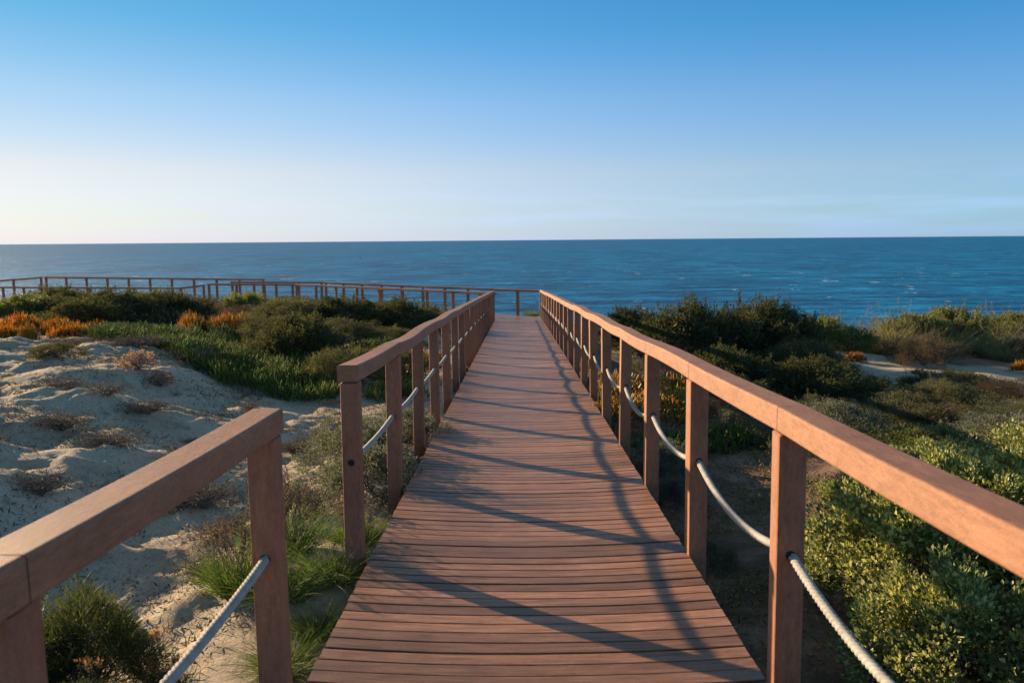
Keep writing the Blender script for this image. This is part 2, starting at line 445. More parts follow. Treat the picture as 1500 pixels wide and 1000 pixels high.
m, n, l, p, out = new_mat('dune_ground')
geo = n.new("ShaderNodeNewGeometry"); pos = geo.outputs['Position']
at = n.new("ShaderNodeAttribute"); at.attribute_name = 'sand'
a1 = noise_node(n, l, 1.3, 5, 0.6, pos)
r1 = ramp(n, [(0.3, (0.37, 0.29, 0.20)), (0.5, (0.48, 0.39, 0.28)), (0.7, (0.57, 0.48, 0.36))]); l.new(a1.outputs['Fac'], r1.inputs[0])
a2 = noise_node(n, l, 34.0, 6, 0.8, pos)
r2 = ramp(n, [(0.36, (0.30, 0.25, 0.20)), (0.44, (0.92, 0.92, 0.92)), (0.7, (1.1, 1.1, 1.1))]); l.new(a2.outputs['Fac'], r2.inputs[0])
sandc = mixrgb(n, l, 'MULTIPLY', 0.9, r1.outputs[0], r2.outputs[0])
a2b = noise_node(n, l, 4.5, 7, 0.8, pos)
r2b = ramp(n, [(0.34, (.5, .46, .42)), (0.46, (1, 1, 1)), (0.7, (1.08, 1.08, 1.08))]); l.new(a2b.outputs['Fac'], r2b.inputs[0])
sandc = mixrgb(n, l, 'MULTIPLY', 0.8, sandc, r2b.outputs[0])
a3 = noise_node(n, l, 2.2, 6, 0.7, pos)
r3 = ramp(n, [(0.3, (0.09, 0.057, 0.038)), (0.5, (0.18, 0.11, 0.07)), (0.66, (0.31, 0.20, 0.13)), (0.8, (0.36, 0.27, 0.19))]); l.new(a3.outputs['Fac'], r3.inputs[0])
soilc = mixrgb(n, l, 'MULTIPLY', 0.95, r3.outputs[0], r2.outputs[0])
c = mixrgb(n, l, 'MIX', at.outputs['Fac'], soilc, sandc)
l.new(c, p.inputs['Base Color']); p.inputs['Roughness'].default_value = 0.95; p.inputs['Specular IOR Level'].default_value = 0.15
b1 = noise_node(n, l, 26.0, 8, 0.7, pos)
bump(n, l, p, b1.outputs['Fac'], 0.7, 0.02)
M_GROUND = m
gme = mesh_np('ground', V, F, {'sand': SM.ravel()})
g = link('ground', gme, M_GROUND, smooth_faces=True); tag(g, kind='structure')

# ------------------------------------------------------------------ sea
m, n, l, p, out = new_mat('sea_water')
geo = n.new("ShaderNodeNewGeometry"); pos = geo.outputs['Position']
w1 = noise_node(n, l, 0.05, 3, 0.5, pos, (0.5, 1.6, 1))
w2 = noise_node(n, l, 0.22, 4, 0.6, pos, (0.6, 1.5, 1))
w3 = noise_node(n, l, 1.1, 3, 0.6, pos, (0.7, 1.2, 1))
s1 = n.new("ShaderNodeMath"); s1.operation = 'MULTIPLY_ADD'; s1.inputs[1].default_value = 2.4
l.new(w1.outputs['Fac'], s1.inputs[0])
s2 = n.new("ShaderNodeMath"); s2.operation = 'MULTIPLY_ADD'; s2.inputs[1].default_value = 1.0
l.new(w2.outputs['Fac'], s2.inputs[0]); l.new(s2.outputs[0], s1.inputs[2])
s3 = n.new("ShaderNodeMath"); s3.operation = 'MULTIPLY'; s3.inputs[1].default_value = 0.22
l.new(w3.outputs['Fac'], s3.inputs[0]); l.new(s3.outputs[0], s2.inputs[2])
bump(n, l, p, s1.outputs[0], 1.0, 2.2)
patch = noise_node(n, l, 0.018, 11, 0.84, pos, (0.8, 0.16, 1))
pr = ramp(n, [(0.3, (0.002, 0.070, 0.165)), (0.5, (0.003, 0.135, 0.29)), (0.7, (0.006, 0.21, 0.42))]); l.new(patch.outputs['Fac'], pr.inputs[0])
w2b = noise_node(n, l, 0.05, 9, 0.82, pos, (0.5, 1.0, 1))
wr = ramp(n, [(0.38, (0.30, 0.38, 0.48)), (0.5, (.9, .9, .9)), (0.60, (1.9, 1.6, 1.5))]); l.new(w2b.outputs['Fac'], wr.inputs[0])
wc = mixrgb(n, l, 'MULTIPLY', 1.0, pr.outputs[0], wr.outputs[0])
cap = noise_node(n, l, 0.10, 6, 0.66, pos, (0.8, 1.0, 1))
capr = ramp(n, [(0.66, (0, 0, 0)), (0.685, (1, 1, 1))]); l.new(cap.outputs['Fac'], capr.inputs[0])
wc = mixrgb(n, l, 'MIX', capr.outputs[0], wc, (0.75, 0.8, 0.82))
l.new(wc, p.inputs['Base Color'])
p.inputs['Roughness'].default_value = 0.48
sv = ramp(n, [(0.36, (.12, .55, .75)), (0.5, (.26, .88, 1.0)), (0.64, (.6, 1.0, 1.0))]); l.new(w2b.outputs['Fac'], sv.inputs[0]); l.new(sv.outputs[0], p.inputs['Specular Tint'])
p.inputs['IOR'].default_value = 1.33
p.inputs['Specular IOR Level'].default_value = 0.48
M_SEA = m
sx = np.array([-90000, -20000, -4000, -600, 0, 600, 4000, 20000, 90000.]); sy = np.array([20, 60, 200, 1000, 5000, 20000, 90000.])
SX, SY = np.meshgrid(sx, sy); I = np.arange(SX.size).reshape(SX.shape)
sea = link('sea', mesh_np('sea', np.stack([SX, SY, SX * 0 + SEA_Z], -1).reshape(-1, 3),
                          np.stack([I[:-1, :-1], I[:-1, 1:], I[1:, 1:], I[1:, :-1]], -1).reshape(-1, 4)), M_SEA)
tag(sea, kind='structure')

# ------------------------------------------------------------------ deck boards
def boards(name, A, B, parent_mat, pitch=0.090, gap=0.0085, thick=0.03, sag=0.03, nseg=8, seed=1):
    """A, B: functions t -> left / right end of the walkway at distance t; boards laid across it"""
    rg = random.Random(seed)
    Vs, Fs = [], []
    t = A[2]
    off = 0
    while t < A[3]:
        w = pitch - gap * rg.uniform(0.7, 1.5)
        dz = rg.uniform(-0.002, 0.002)
        jl, jr = rg.uniform(-.002, .002), rg.uniform(-.0015, .0015)
        sk = rg.uniform(-.0025, .0025)
        prof = [(0, -thick), (0, -0.003), (0.0008, -0.0008), (0.003, 0), (w - 0.003, 0), (w - 0.0008, -0.0008), (w, -0.003), (w, -thick)]
        rows = []
        for k in range(nseg + 1):
            u = k / nseg
            rows.append([])
            for (dt, dzz) in prof:
                a = A[0](t + dt); b = B(t + dt)
                uu = u * (1 + jr) if u > .5 else u + (jl * (1 - u))
                px = a[0] + (b[0] - a[0]) * uu; py = a[1] + (b[1] - a[1]) * uu; pz = a[2] + (b[2] - a[2]) * uu
                zz = pz + dzz + dz - sag * (1 - (2 * u - 1) ** 2) + math.sin(u * 9 + t * 3) * .0008
                Vs.append((px + A[1][0] * sk * (u - .5), py + A[1][1] * sk * (u - .5), zz))
        P = len(prof)
        for k in range(nseg):
            for j in range(P):
                a0 = off + k * P + j; a1 = off + k * P + (j + 1) % P
                Fs.append((a0, a1, a1 + P, a0 + P))
        for k, flip in ((0, False), (nseg, True)):
            b0 = off + k * P
            for (i0, i1, i2, i3) in ((0, 1, 6, 7), (1, 2, 5, 6), (2, 3, 4, 5)):
                q = (b0 + i0, b0 + i1, b0 + i2, b0 + i3)
                Fs.append(q if flip else q[::-1])
        off += P * (nseg + 1)
        t += pitch
    return link(name, outward(mesh_np(name, Vs, Fs)), parent_mat)

WL, WR = -0.772, 0.883
deck = boards('boardwalk', (lambda t: (WL, t, deck_z(t)), (0, 1), -0.6, 30.5), lambda t: (WR, t, deck_z(t)), M_DECK)
tag(deck, kind='structure')
# joists under the boards
def beam_mesh(name, pts, w, h, zoff=0.0):
    Vs, Fs = [], []
    for i, (x, y, z) in enumerate(pts):
        j0, j1 = max(0, i - 1), min(len(pts) - 1, i + 1)
        d = Vector((pts[j1][0] - pts[j0][0], pts[j1][1] - pts[j0][1], 0)).normalized(); s = Vector((d.y, -d.x, 0))
        for a, b in ((-1, 0), (1, 0), (1, -1), (-1, -1)):
            Vs.append((x + s.x * w / 2 * a, y + s.y * w / 2 * a, z + zoff + b * h))
    for i in range(len(pts) - 1):
        for j in range(4):
            a0 = i * 4 + j; a1 = i * 4 + (j + 1) % 4
            Fs.append((a0, a1, a1 + 4, a0 + 4))
    Fs.append((3, 2, 1, 0)); k = (len(pts) - 1) * 4; Fs.append((k, k + 1, k + 2, k + 3))
    return outward(mesh_np(name, Vs, Fs))
for i, xx in enumerate((-0.70, 0.05, 0.81)):
    pts = [(xx, y, deck_z(y) - 0.031 - (0.032 if i == 1 else 0.012)) for y in np.linspace(-0.5, 30.4, 20)]
    j = link('boardwalk_joist', beam_mesh('boardwalk_joist', pts, 0.07, 0.14), M_JOIST); tag(j, kind='structure')

ZC = -1.462
def lerp(p0, p1, L):
    return lambda t: (p0[0] + (p1[0] - p0[0]) * t / L, p0[1] + (p1[1] - p0[1]) * t / L, p0[2] + (p1[2] - p0[2]) * t / L)
o0, o1 = (1.00, 30.72, ZC), (-9.15, 38.45, ZC)
i0, i1 = (-0.86, 29.10, ZC), (-10.06, 36.9, ZC)
Lc = math.dist(o0, o1)
dk = boards('cross_walkway', (lerp(i0, i1, Lc), (-.8, .6), 0.0, Lc), lerp(o0, o1, Lc), M_DECK, sag=0.0, nseg=2, seed=4); tag(dk, kind='structure')
o2, i2 = (-15.0, 40.2, ZC), (-14.5, 37.8, ZC)
L2 = math.dist(i1, i2) + .9
dk = boards('viewing_platform_deck', (lerp((-10.1, 36.95, ZC - .004), (-14.9, 37.8, ZC - .004), 5.0), (-1, .2), 0.0, 5.0), lerp((-9.2, 38.45, ZC - .004), (-14.9, 40.1, ZC - .004), 5.0), M_DECK, sag=0.0, nseg=2, seed=5); tag(dk, kind='structure')
dk = boards('left_walkway', (lerp((-12.0, 37.4, ZC - .03), (-26.5, 40.0, ZC - .18), 14.6), (-1, .2), 2.9, 14.6), lerp((-12.4, 39.4, ZC - .03), (-25.8, 43.3, ZC - .08), 14.6), M_DECK, sag=0.0, nseg=2, seed=6); tag(dk, kind='structure')

# ------------------------------------------------------------------ railings
def post_mesh(w=0.094, top=0.92, bottom=-0.55, bev=0.008):
    c = w / 2; Vs, Fs = [], []
    ring = []
    for sx_, sy_ in ((1, 1), (-1, 1), (-1, -1), (1, -1)):
        for k in range(3):
            a = {(1, 1): 0, (-1, 1): 90, (-1, -1): 180, (1, -1): 270}[(sx_, sy_)] + 45 * k
            ring.append((sx_ * (c - bev) + bev * math.cos(R(a)), sy_ * (c - bev) + bev * math.sin(R(a))))
    levels = [(bottom, 1), (0.25, 1), (top - bev * .7, 1), (top, 1 - bev * 1.6 / w * 1.2)]
    for z, s in levels:
        for x, y in ring:
            Vs.append((x * s, y * s, z))
    P = len(ring)
    fs4 = []
    for i in range(len(levels) - 1):
        for j in range(P):
            fs4.append((i * P + j, i * P + (j + 1) % P, (i + 1) * P + (j + 1) % P, (i + 1) * P + j))
    me = bpy.data.meshes.new('post')
    me.from_pydata(Vs, [], fs4 + [tuple(range(3 * P, 4 * P)), tuple(range(P))[::-1]])
    me.update(); me.materials.append(M_POST)
    return outward(me)
POST = post_mesh()
HOLE_H = 0.506
def hole_shade_mesh():  # black plug proud of the post, coloured as the shade inside a hole
    Vs, Fs = [], []
    N = 18; r = 0.017; w = 0.094 / 2 + 0.0016
    for s in (-1, 1):
        for k in range(N):
            Vs.append((r * math.cos(2 * math.pi * k / N), s * w, HOLE_H + r * math.sin(2 * math.pi * k / N)))
    Fs = [(k, (k + 1) % N, N + (k + 1) % N, N + k) for k in range(N)] + [tuple(range(N)), tuple(range(N, 2 * N))[::-1]]
    me = bpy.data.meshes.new('rope_hole_shade'); me.from_pydata(Vs, [], Fs); me.update(); me.materials.append(M_HOLE)
    return me
HOLE_SHADE = hole_shade_mesh()

def rail_mesh(pts, w=0.106, h=0.086, bev=0.009):
    """rounded rectangle swept along pts (underside of the rail at pts)"""
    c, d = w / 2, h / 2
    ring = []
    for (sx_, sy_, a0) in ((1, 1, 0), (-1, 1, 90), (-1, -1, 180), (1, -1, 270)):
        for k in range(6):
            a = R(a0 + 18 * k); ring.append((sx_ * (c - bev) + bev * math.cos(a), d + sy_ * (d - bev) + bev * math.sin(a)))
    Vs, fs = [], []
    P = len(ring)
    for i, q in enumerate(pts):
        j0, j1 = max(0, i - 1), min(len(pts) - 1, i + 1)
        t = Vector((pts[j1][0] - pts[j0][0], pts[j1][1] - pts[j0][1], 0)).normalized(); s = Vector((t.y, -t.x, 0))
        for a, b in ring:
            Vs.append((q[0] + s.x * a, q[1] + s.y * a, q[2] + b))
    for i in range(len(pts) - 1):
        for j in range(P):
            fs.append((i * P + j, (i + 1) * P + j, (i + 1) * P + (j + 1) % P, i * P + (j + 1) % P))
    k = (len(pts) - 1) * P
    me = bpy.data.meshes.new('handrail'); me.from_pydata(Vs, [], fs + [tuple(range(P)), tuple(range(k, k + P))[::-1]])
    me.update(); me.materials.append(M_RAIL)
    return outward(me)

def rope_mesh(p0, p1, sag, fine, r=0.0158):
    p0, p1 = Vector(p0), Vector(p1); L = (p1 - p0).length
    steps = int(L / (0.0055 if fine else 0.09)); seg = 18 if fine else 8
    lay = 0.068
    T = np.linspace(0, 1, steps + 1)
    C = np.outer(1 - T, p0) + np.outer(T, p1); C[:, 2] -= sag * 4 * T * (1 - T)
    D = np.gradient(C, axis=0); D /= np.linalg.norm(D, axis=1)[:, None]
    S = np.cross(D, [0, 0, 1.0]); S /= np.linalg.norm(S, axis=1)[:, None]; U = np.cross(S, D)
    A = np.linspace(0, 2 * np.pi, seg, endpoint=False)
    ph = (T * L / lay * 2 * np.pi)[:, None]
    rad = r * (0.64 + 0.38 * np.abs(np.cos(1.5 * (A[None, :] - ph))) ** .7) if fine else np.full((steps + 1, seg), r * .93)
    Vv = C[:, None, :] + (S[:, None, :] * np.cos(A)[None, :, None] + U[:, None, :] * np.sin(A)[None, :, None]) * rad[:, :, None]
    I = np.arange((steps + 1) * seg).reshape(steps + 1, seg)
    J = np.roll(I, -1, axis=1)
    Ff = np.stack([I[:-1], J[:-1], J[1:], I[1:]], -1).reshape(-1, 4)
    return outward(mesh_np('rope', Vv.reshape(-1, 3), Ff))

def railing(name, label, posts, ropes=True, fine=3, seams=(), sag=0.009, rope_sag=0.095, over0=0.07, over1=0.07, seed=0, toph=0.92, rope_end=None, nohole=(), detail=True):
    """posts: list of (x, y, foot z). Parts: post (> rope_hole_shade), handrail lengths, ropes"""
    rg = random.Random(seed)
    x0, y0, z0 = posts[0]
    root = empty(name, (x0, y0, z0)); tag(root, label, 'railing', 'timber railings with a rope along the boardwalk')
    K = len(posts)
    tops = []
    for i, (x, y, z) in enumerate(posts):
        j0, j1 = max(0, i - 1), min(K - 1, i + 1)
        ang = math.atan2(posts[j1][1] - posts[j0][1], posts[j1][0] - posts[j0][0]) - math.pi / 2
        o = link('post', POST, None, root); o.location = (x - x0, y - y0, z - z0)
        o.rotation_euler = (rg.uniform(-.009, .009), rg.uniform(-.012, .012), ang + rg.uniform(-.05, .05)) 
        dzp = rg.uniform(-.006, .003) if detail else 0
        o.location.z += dzp
        tops.append((x - x0, y - y0, z - z0 + toph + dzp + 0.002))
        if ropes and i < 9 and detail and i not in nohole:
            link('rope_hole_shade', HOLE_SHADE, None, o)
    # handrail lengths
    cuts = sorted(set([0, K - 1] + [s for s in seams if 0 < s < K - 1]))
    for a, b in zip(cuts[:-1], cuts[1:]):
        pts = []
        for i in range(a, b):
            p0, p1 = Vector(tops[i]), Vector(tops[i + 1])
            sg = sag * rg.uniform(0.5, 1.6) * (1 if rg.random() < .8 else -0.6); lat = rg.uniform(-.007, .007)
            N = 8
            for k in range(N + (1 if i == b - 1 else 0)):
                u = k / N; q = p0.lerp(p1, u); q.z -= sg * 4 * u * (1 - u) * (1 if sg > 0 else 1)
                dd = (p1 - p0).normalized(); q += Vector((dd.y, -dd.x, 0)) * lat * math.sin(math.pi * u)
                pts.append(q)
        d0 = (pts[1] - pts[0]).normalized(); d1 = (pts[-1] - pts[-2]).normalized()
        pts[0] = pts[0] - d0 * over0 if a == 0 else pts[0] + d0 * 0.002
        pts[-1] = pts[-1] + d1 * over1 if b == K - 1 else pts[-1] - d1 * 0.002
        link('handrail', rail_mesh(pts), None, root)
    if ropes:
        for i in range(K - 1):
            p0 = Vector(tops[i]); p1 = Vector(tops[i + 1])
            p0.z += HOLE_H - toph; p1.z += HOLE_H - toph
            o = link('rope', rope_mesh(p0, p1, rope_sag * rg.uniform(.85, 1.15), i < fine), M_ROPE, root, True)
    return root

PXL, PXR = -0.859, 0.9245
Y0, SP = 2.6615, 1.40
def py_(n): return Y0 + SP * n
def smooth_shade_auto(o): pass

railing('boardwalk_railing', 'long sunlit right-hand railing running down the whole main boardwalk to the far corner',
        [(PXR, py_(k), deck_z(py_(k))) for k in range(-1, 21)], fine=5, seams=(1, 2, 3, 5, 7, 9, 11, 14, 17), seed=3, over0=0.06, over1=0.05)
railing('boardwalk_railing', 'long shaded left-hand railing starting beyond the gap and running to the sea end',
        [(PXL, py_(k), deck_z(py_(k))) for k in range(1, 20)], fine=3, rope_sag=.022, seams=(1, 4, 6, 9, 12, 15), seed=5, over0=0.05, over1=0.04)
railing('boardwalk_railing', 'short railing end in the near left corner with a thick twisted rope, before the gap',
        [(PXL, py_(k), deck_z(py_(k)) ) for k in (-2, -1, 0)], fine=4, rope_sag=.03, seams=(1,), seed=8, over0=0.05, over1=0.048)

def runpts(a, b, nspan):
    return [tuple(a[i] + (b[i] - a[i]) * k / nspan for i in range(3)) for k in range(nspan + 1)]
sea_rail = railing('boardwalk_railing', 'seaward railing of the cross walkway, with white rope against the blue water',
        runpts((0.03, 31.42, ZC), (-9.1, 38.42, ZC), 9), fine=0, seams=(2, 4, 6, 8), seed=11, sag=0.004, rope_sag=.06, over0=1.1, over1=0.1, detail=False)
link('rope', rope_mesh((0.90 - 0.03, 30.70 - 31.42, HOLE_H), (0, 0, HOLE_H), .06, False), M_ROPE, sea_rail, True)
railing('boardwalk_railing', 'inner railing of the cross walkway leading left from the end of the shaded railing',
        runpts((-1.36, 30.0, ZC), (-10.08, 36.9, ZC), 8), fine=0, seams=(2, 4, 6), seed=12, sag=0.004, rope_sag=.06, over0=0.75, over1=0.1, detail=False)
railing('boardwalk_railing', 'dark railing on the sea side of the viewing platform, left of the cross walkway',
        runpts((-9.35, 38.6, ZC), (-14.06, 39.8, ZC), 4), ropes=False, fine=0, seams=(2,), seed=13, sag=0.003, detail=False)
railing('boardwalk_railing', 'inner railing of the viewing platform behind brown scrub',
        runpts((-10.3, 37.0, ZC), (-14.46, 37.8, ZC), 3), ropes=False, fine=0, seams=(2,), seed=14, sag=0.003, detail=False)
railing('boardwalk_railing', 'lower inner railing of the left walkway half hidden behind dark bushes',
        [(-14.75, 37.9, ZC - .05)] + runpts((-15.9, 38.05, ZC - .18), (-27.4, 41.2, ZC - .23), 9), ropes=False, fine=0, seams=(2, 4, 6, 8), seed=15, sag=0.004, detail=False)
railing('boardwalk_railing', 'highest back railing of the left walkway, standing dark against the bright sea',
        runpts((-12.58, 39.95, -1.36), (-25.38, 43.4, -1.30), 10), ropes=False, fine=0, seams=(2, 4, 6, 8), seed=16, sag=0.003, detail=False)
railing('boardwalk_railing', 'leftmost railing stretch turning toward the camera at the photo edge',
        runpts((-25.5, 43.15, -1.30), (-26.7, 40.3, -1.38), 2), ropes=False, fine=0, seams=(), seed=17, sag=0.003, detail=False)

# ------------------------------------------------------------------ plants
def unit(v): return v / np.maximum(np.linalg.norm(v, axis=1), 1e-9)[:, None]

def leaf_cards(P, D, L, W, rg, fold=0.25):
    N = len(P); D = unit(D)
    ref = rg.normal(size=(N, 3)); S = unit(np.cross(D, ref)); U = np.cross(S, D)
    L = np.broadcast_to(L, N)[:, None]; W = np.broadcast_to(W, N)[:, None]
    a = P; b = P + D * L * .5 + S * W * .5 + U * W * fold; c_ = P + D * L; d = P + D * L * .5 - S * W * .5 + U * W * fold
    Vv = np.stack([a, b, c_, d], 1).reshape(-1, 3)
    return Vv, np.arange(4 * N).reshape(N, 4)

def blades(P, D, L, W, rg, bend=0.5, nseg=4, gravity=True):
    """curved tapering grass blades"""
    N = len(P); D = unit(D); L = np.broadcast_to(L, N); W = np.broadcast_to(W, N)
    S = unit(np.cross(D, rg.normal(size=(N, 3))))
    hz = D.copy(); hz[:, 2] = 0; hz = unit(hz + rg.normal(size=(N, 3)) * [.15, .15, 0])
    bd = bend * rg.uniform(.3, 1.3, N)
    rows = []
    for k in range(nseg + 1):
        t = k / nseg
        c_ = P + D * (L * t)[:, None] + (hz * 0.6 + np.array([0, 0, -.5])) * (L * bd * t * t)[:, None]
        w = (W * (1 - t ** 1.5) * .5 + 0.0002)[:, None]
        rows.append(c_ - S * w); rows.append(c_ + S * w)
    Vv = np.stack(rows, 1).reshape(-1, 3); K = 2 * (nseg + 1)
    base = np.arange(N)[:, None] * K
    q = []
    for k in range(nseg):
        q.append(np.stack([base[:, 0] + 2 * k, base[:, 0] + 2 * k + 1, base[:, 0] + 2 * k + 3, base[:, 0] + 2 * k + 2], 1))
    tip = np.tile(np.repeat(np.linspace(0, 1, nseg + 1), 2), N)
    return Vv, np.concatenate(q), tip

def fingers(P, D, L, W, rg, curve=0.35):
    """three-sided succulent fingers"""
    N = len(P); D = unit(D); L = np.broadcast_to(L, N); W = np.broadcast_to(W, N)
    S = unit(np.cross(D, rg.normal(size=(N, 3)))); U = np.cross(S, D)
    hz = unit(rg.normal(size=(N, 3)) * [1, 1, .2])
    levels = [(0, .55), (.35, 1.0), (.75, .85), (1.0, .12)]
    rows = []
    for t, s in levels:
        c_ = P + D * (L * t)[:, None] + (hz * .5 + np.array([0, 0, .5])) * (L * curve * t * t)[:, None]
        for k in range(3):
            a = 2 * math.pi * k / 3
            rows.append(c_ + (S * math.cos(a) + U * math.sin(a)) * (W * s * .5)[:, None])
    Vv = np.stack(rows, 1).reshape(-1, 3); K = 12; base = np.arange(N) * K
    q = []
    for i in range(3):
        for k in range(3):
            q.append(np.stack([base + i * 3 + k, base + i * 3 + (k + 1) % 3, base + (i + 1) * 3 + (k + 1) % 3, base + (i + 1) * 3 + k], 1))
    tip = np.tile(np.repeat([0, .15, .85, 1.0], 3), N)
    return Vv, np.concatenate(q), tip

def tubes(paths, rads, seg=5):
    Vs, Fs = [], []; off = 0
    for pts, (r0, r1) in zip(paths, rads):
        C = np.array(pts); m_ = len(C)
        D = np.gradient(C, axis=0); D = unit(D)
        S = unit(np.cross(D, [0.31, 0.17, 0.93])); U = np.cross(S, D)
        rr = np.linspace(r0, r1, m_)
        A = np.linspace(0, 2 * np.pi, seg, endpoint=False)
        Vv = C[:, None] + (S[:, None] * np.cos(A)[None, :, None] + U[:, None] * np.sin(A)[None, :, None]) * rr[:, None, None]
        I = off + np.arange(m_ * seg).reshape(m_, seg); J = np.roll(I, -1, 1)
        Vs.append(Vv.reshape(-1, 3)); Fs.append(np.stack([I[:-1], J[:-1], J[1:], I[1:]], -1).reshape(-1, 4)); off += m_ * seg
    return np.concatenate(Vs), np.concatenate(Fs)

def branchset(rg, n, rx, ry, h, r0, sub=3, wob=.12):
    paths, rads = [], []
    for i in range(n):
        a = rg.uniform(0, 2 * np.pi); rr = np.sqrt(rg.uniform(0, 1)) * .85
        end = np.array([rx * rr * np.cos(a), ry * rr * np.sin(a), h * (0.95 - .5 * rr * rr) * rg.uniform(.7, 1)])
        st = np.array([end[0] * .12, end[1] * .12, -0.05]); N = 7
        T = np.linspace(0, 1, N)[:, None]
        c_ = st + (end - st) * T; c_[:, :2] *= (T ** .6); c_ += rg.normal(size=(N, 3)) * wob * h * .25 * T
        paths.append(c_); rads.append((r0, r0 * .3))
        for s in range(sub):
            k = rg.integers(2, N - 1); b0 = c_[k]; e_ = b0 + (rg.normal(size=3) * [rx * .3, ry * .3, h * .1] + [0, 0, h * .22])
            T2 = np.linspace(0, 1, 4)[:, None]; paths.append(b0 + (e_ - b0) * T2 + rg.normal(size=(4, 3)) * .02 * T2); rads.append((r0 * .45, r0 * .15))
    return tubes(paths, rads)

def bush_proto(name, seed, rx, ry, h, nclump, per, L, W, mat, spread=.13, up=.5, bark=None, nb=14, r0=.014, droop=0, blade=False, flat=1.0, hollow=.45, sprigs=0):
    """an uneven shrub: clumps of leaves spread through the crown over a set of branches"""
    rg = np.random.default_rng(seed)
    root = empty(name, (0, 0, -50))
    a = rg.uniform(0, 2 * np.pi, nclump); ct = rg.uniform(0, 1, nclump); st = np.sqrt(1 - ct ** 2)
    rad = rg.uniform(hollow, 1, nclump) ** .5
    lob = 1 + .22 * np.sin(a * 3 + seed) + .15 * np.sin(a * 5 + ct * 4 + seed * 2) + .18 * np.sin(ct * 7 + a * 2)
    C = np.stack([rx * st * np.cos(a) * rad * lob, ry * st * np.sin(a) * rad * lob, h * (.08 + .86 * ct * rad * (0.85 + .15 * lob))], 1)
    cs = spread * rg.uniform(.55, 1.35, nclump)
    idx = np.repeat(np.arange(nclump), per)
    off = rg.normal(size=(len(idx), 3)); off = unit(off) * (rg.uniform(0, 1, len(idx)) ** .45)[:, None] * cs[idx][:, None]
    off[:, 2] *= flat
    P = C[idx] + off
    P[:, 2] = np.maximum(P[:, 2], 0.0)
    outw = unit(P - np.array([0, 0, h * .2])) * .6 + unit(off + 1e-6) * .7 + rg.normal(size=P.shape) * .45 + np.array([0, 0, up])
    Ls = L * rg.uniform(.6, 1.25, len(P))
    if blade:
        Vv, Ff, tip = blades(P, outw, Ls, W, rg, .3, 2)
        me = mesh_np(name + '_foliage', Vv, Ff, {'tip': tip})
    else:
        Vv, Ff = leaf_cards(P, outw, Ls, W * rg.uniform(.7, 1.2, len(P)), rg)
        if sprigs:
            k = rg.integers(0, nclump, sprigs); Q = []; DD = []
            for kk in k:
                b0 = C[kk] + unit(C[kk][None])[0] * cs[kk] * .6; d = unit((C[kk] / [rx, ry, h] + [0, 0, .8])[None])[0]; ln = rg.uniform(.08, .26) * h
                tt = rg.uniform(0, 1, 26); Q.append(b0 + d * (tt * ln)[:, None] + rg.normal(size=(26, 3)) * .012); DD.append(d + rg.normal(size=(26, 3)) * .7)
            V2, F2 = leaf_cards(np.concatenate(Q), np.concatenate(DD), L * .8, W * .8, rg)
            Ff = np.concatenate([Ff, F2 + len(Vv)]); Vv = np.concatenate([Vv, V2])
        me = mesh_np(name + '_foliage', Vv, Ff)
    link('foliage', me, mat, root)
    bv, bf = branchset(rg, nb, rx, ry, h * .95, r0)
    link('branches', mesh_np(name + '_branches', bv, bf), bark or M_BARK, root)
    return root

def tuft_proto(name, seed, r, nblade, L, W, mat, lean=.5, bend=.6, heads=None, nhead=0, headmat=None):
    rg = np.random.default_rng(seed); root = empty(name, (0, 0, -50))
    a = rg.uniform(0, 2 * np.pi, nblade); q = np.sqrt(rg.uniform(0, 1, nblade)) * r
    P = np.stack([q * np.cos(a), q * np.sin(a), np.full(nblade, -.02)], 1)
    D = np.stack([np.cos(a) * q / r * lean, np.sin(a) * q / r * lean, np.ones(nblade)], 1) + rg.normal(size=(nblade, 3)) * [.28, .28, .1]
    Vv, Ff, tip = blades(P, D, L * rg.uniform(.5, 1.15, nblade), W, rg, bend, 5)
    link('blades', mesh_np(name + '_blades', Vv, Ff, {'tip': tip}), mat, root)
    if nhead:
        paths = []; hp = []
        for i in range(nhead):
            d = unit(np.array([[rg.normal() * .3, rg.normal() * .3, 1.0]]))[0]; s = np.array([rg.normal() * r * .4, rg.normal() * r * .4, 0]); ln = L * rg.uniform(.95, 1.35)
            T = np.linspace(0, 1, 5)[:, None]; c_ = s + d * ln * T; paths.append(c_)
            t2 = rg.uniform(0.72, 1.0, 34); hp.append((s + d * ln * t2[:, None] + rg.normal(size=(34, 3)) * .009, d + rg.normal(size=(34, 3)) * .6))
        tv, tf = tubes(paths, [(.0022, .001)] * nhead, 4)
        link('stalks', mesh_np(name + '_stalks', tv, tf), M_TWIG, root)
        Vh, Fh = leaf_cards(np.concatenate([h[0] for h in hp]), np.concatenate([h[1] for h in hp]), .018, .009, rg)
        link('seed_heads', mesh_np(name + '_heads', Vh, Fh), headmat or L_PINK, root)
    return root

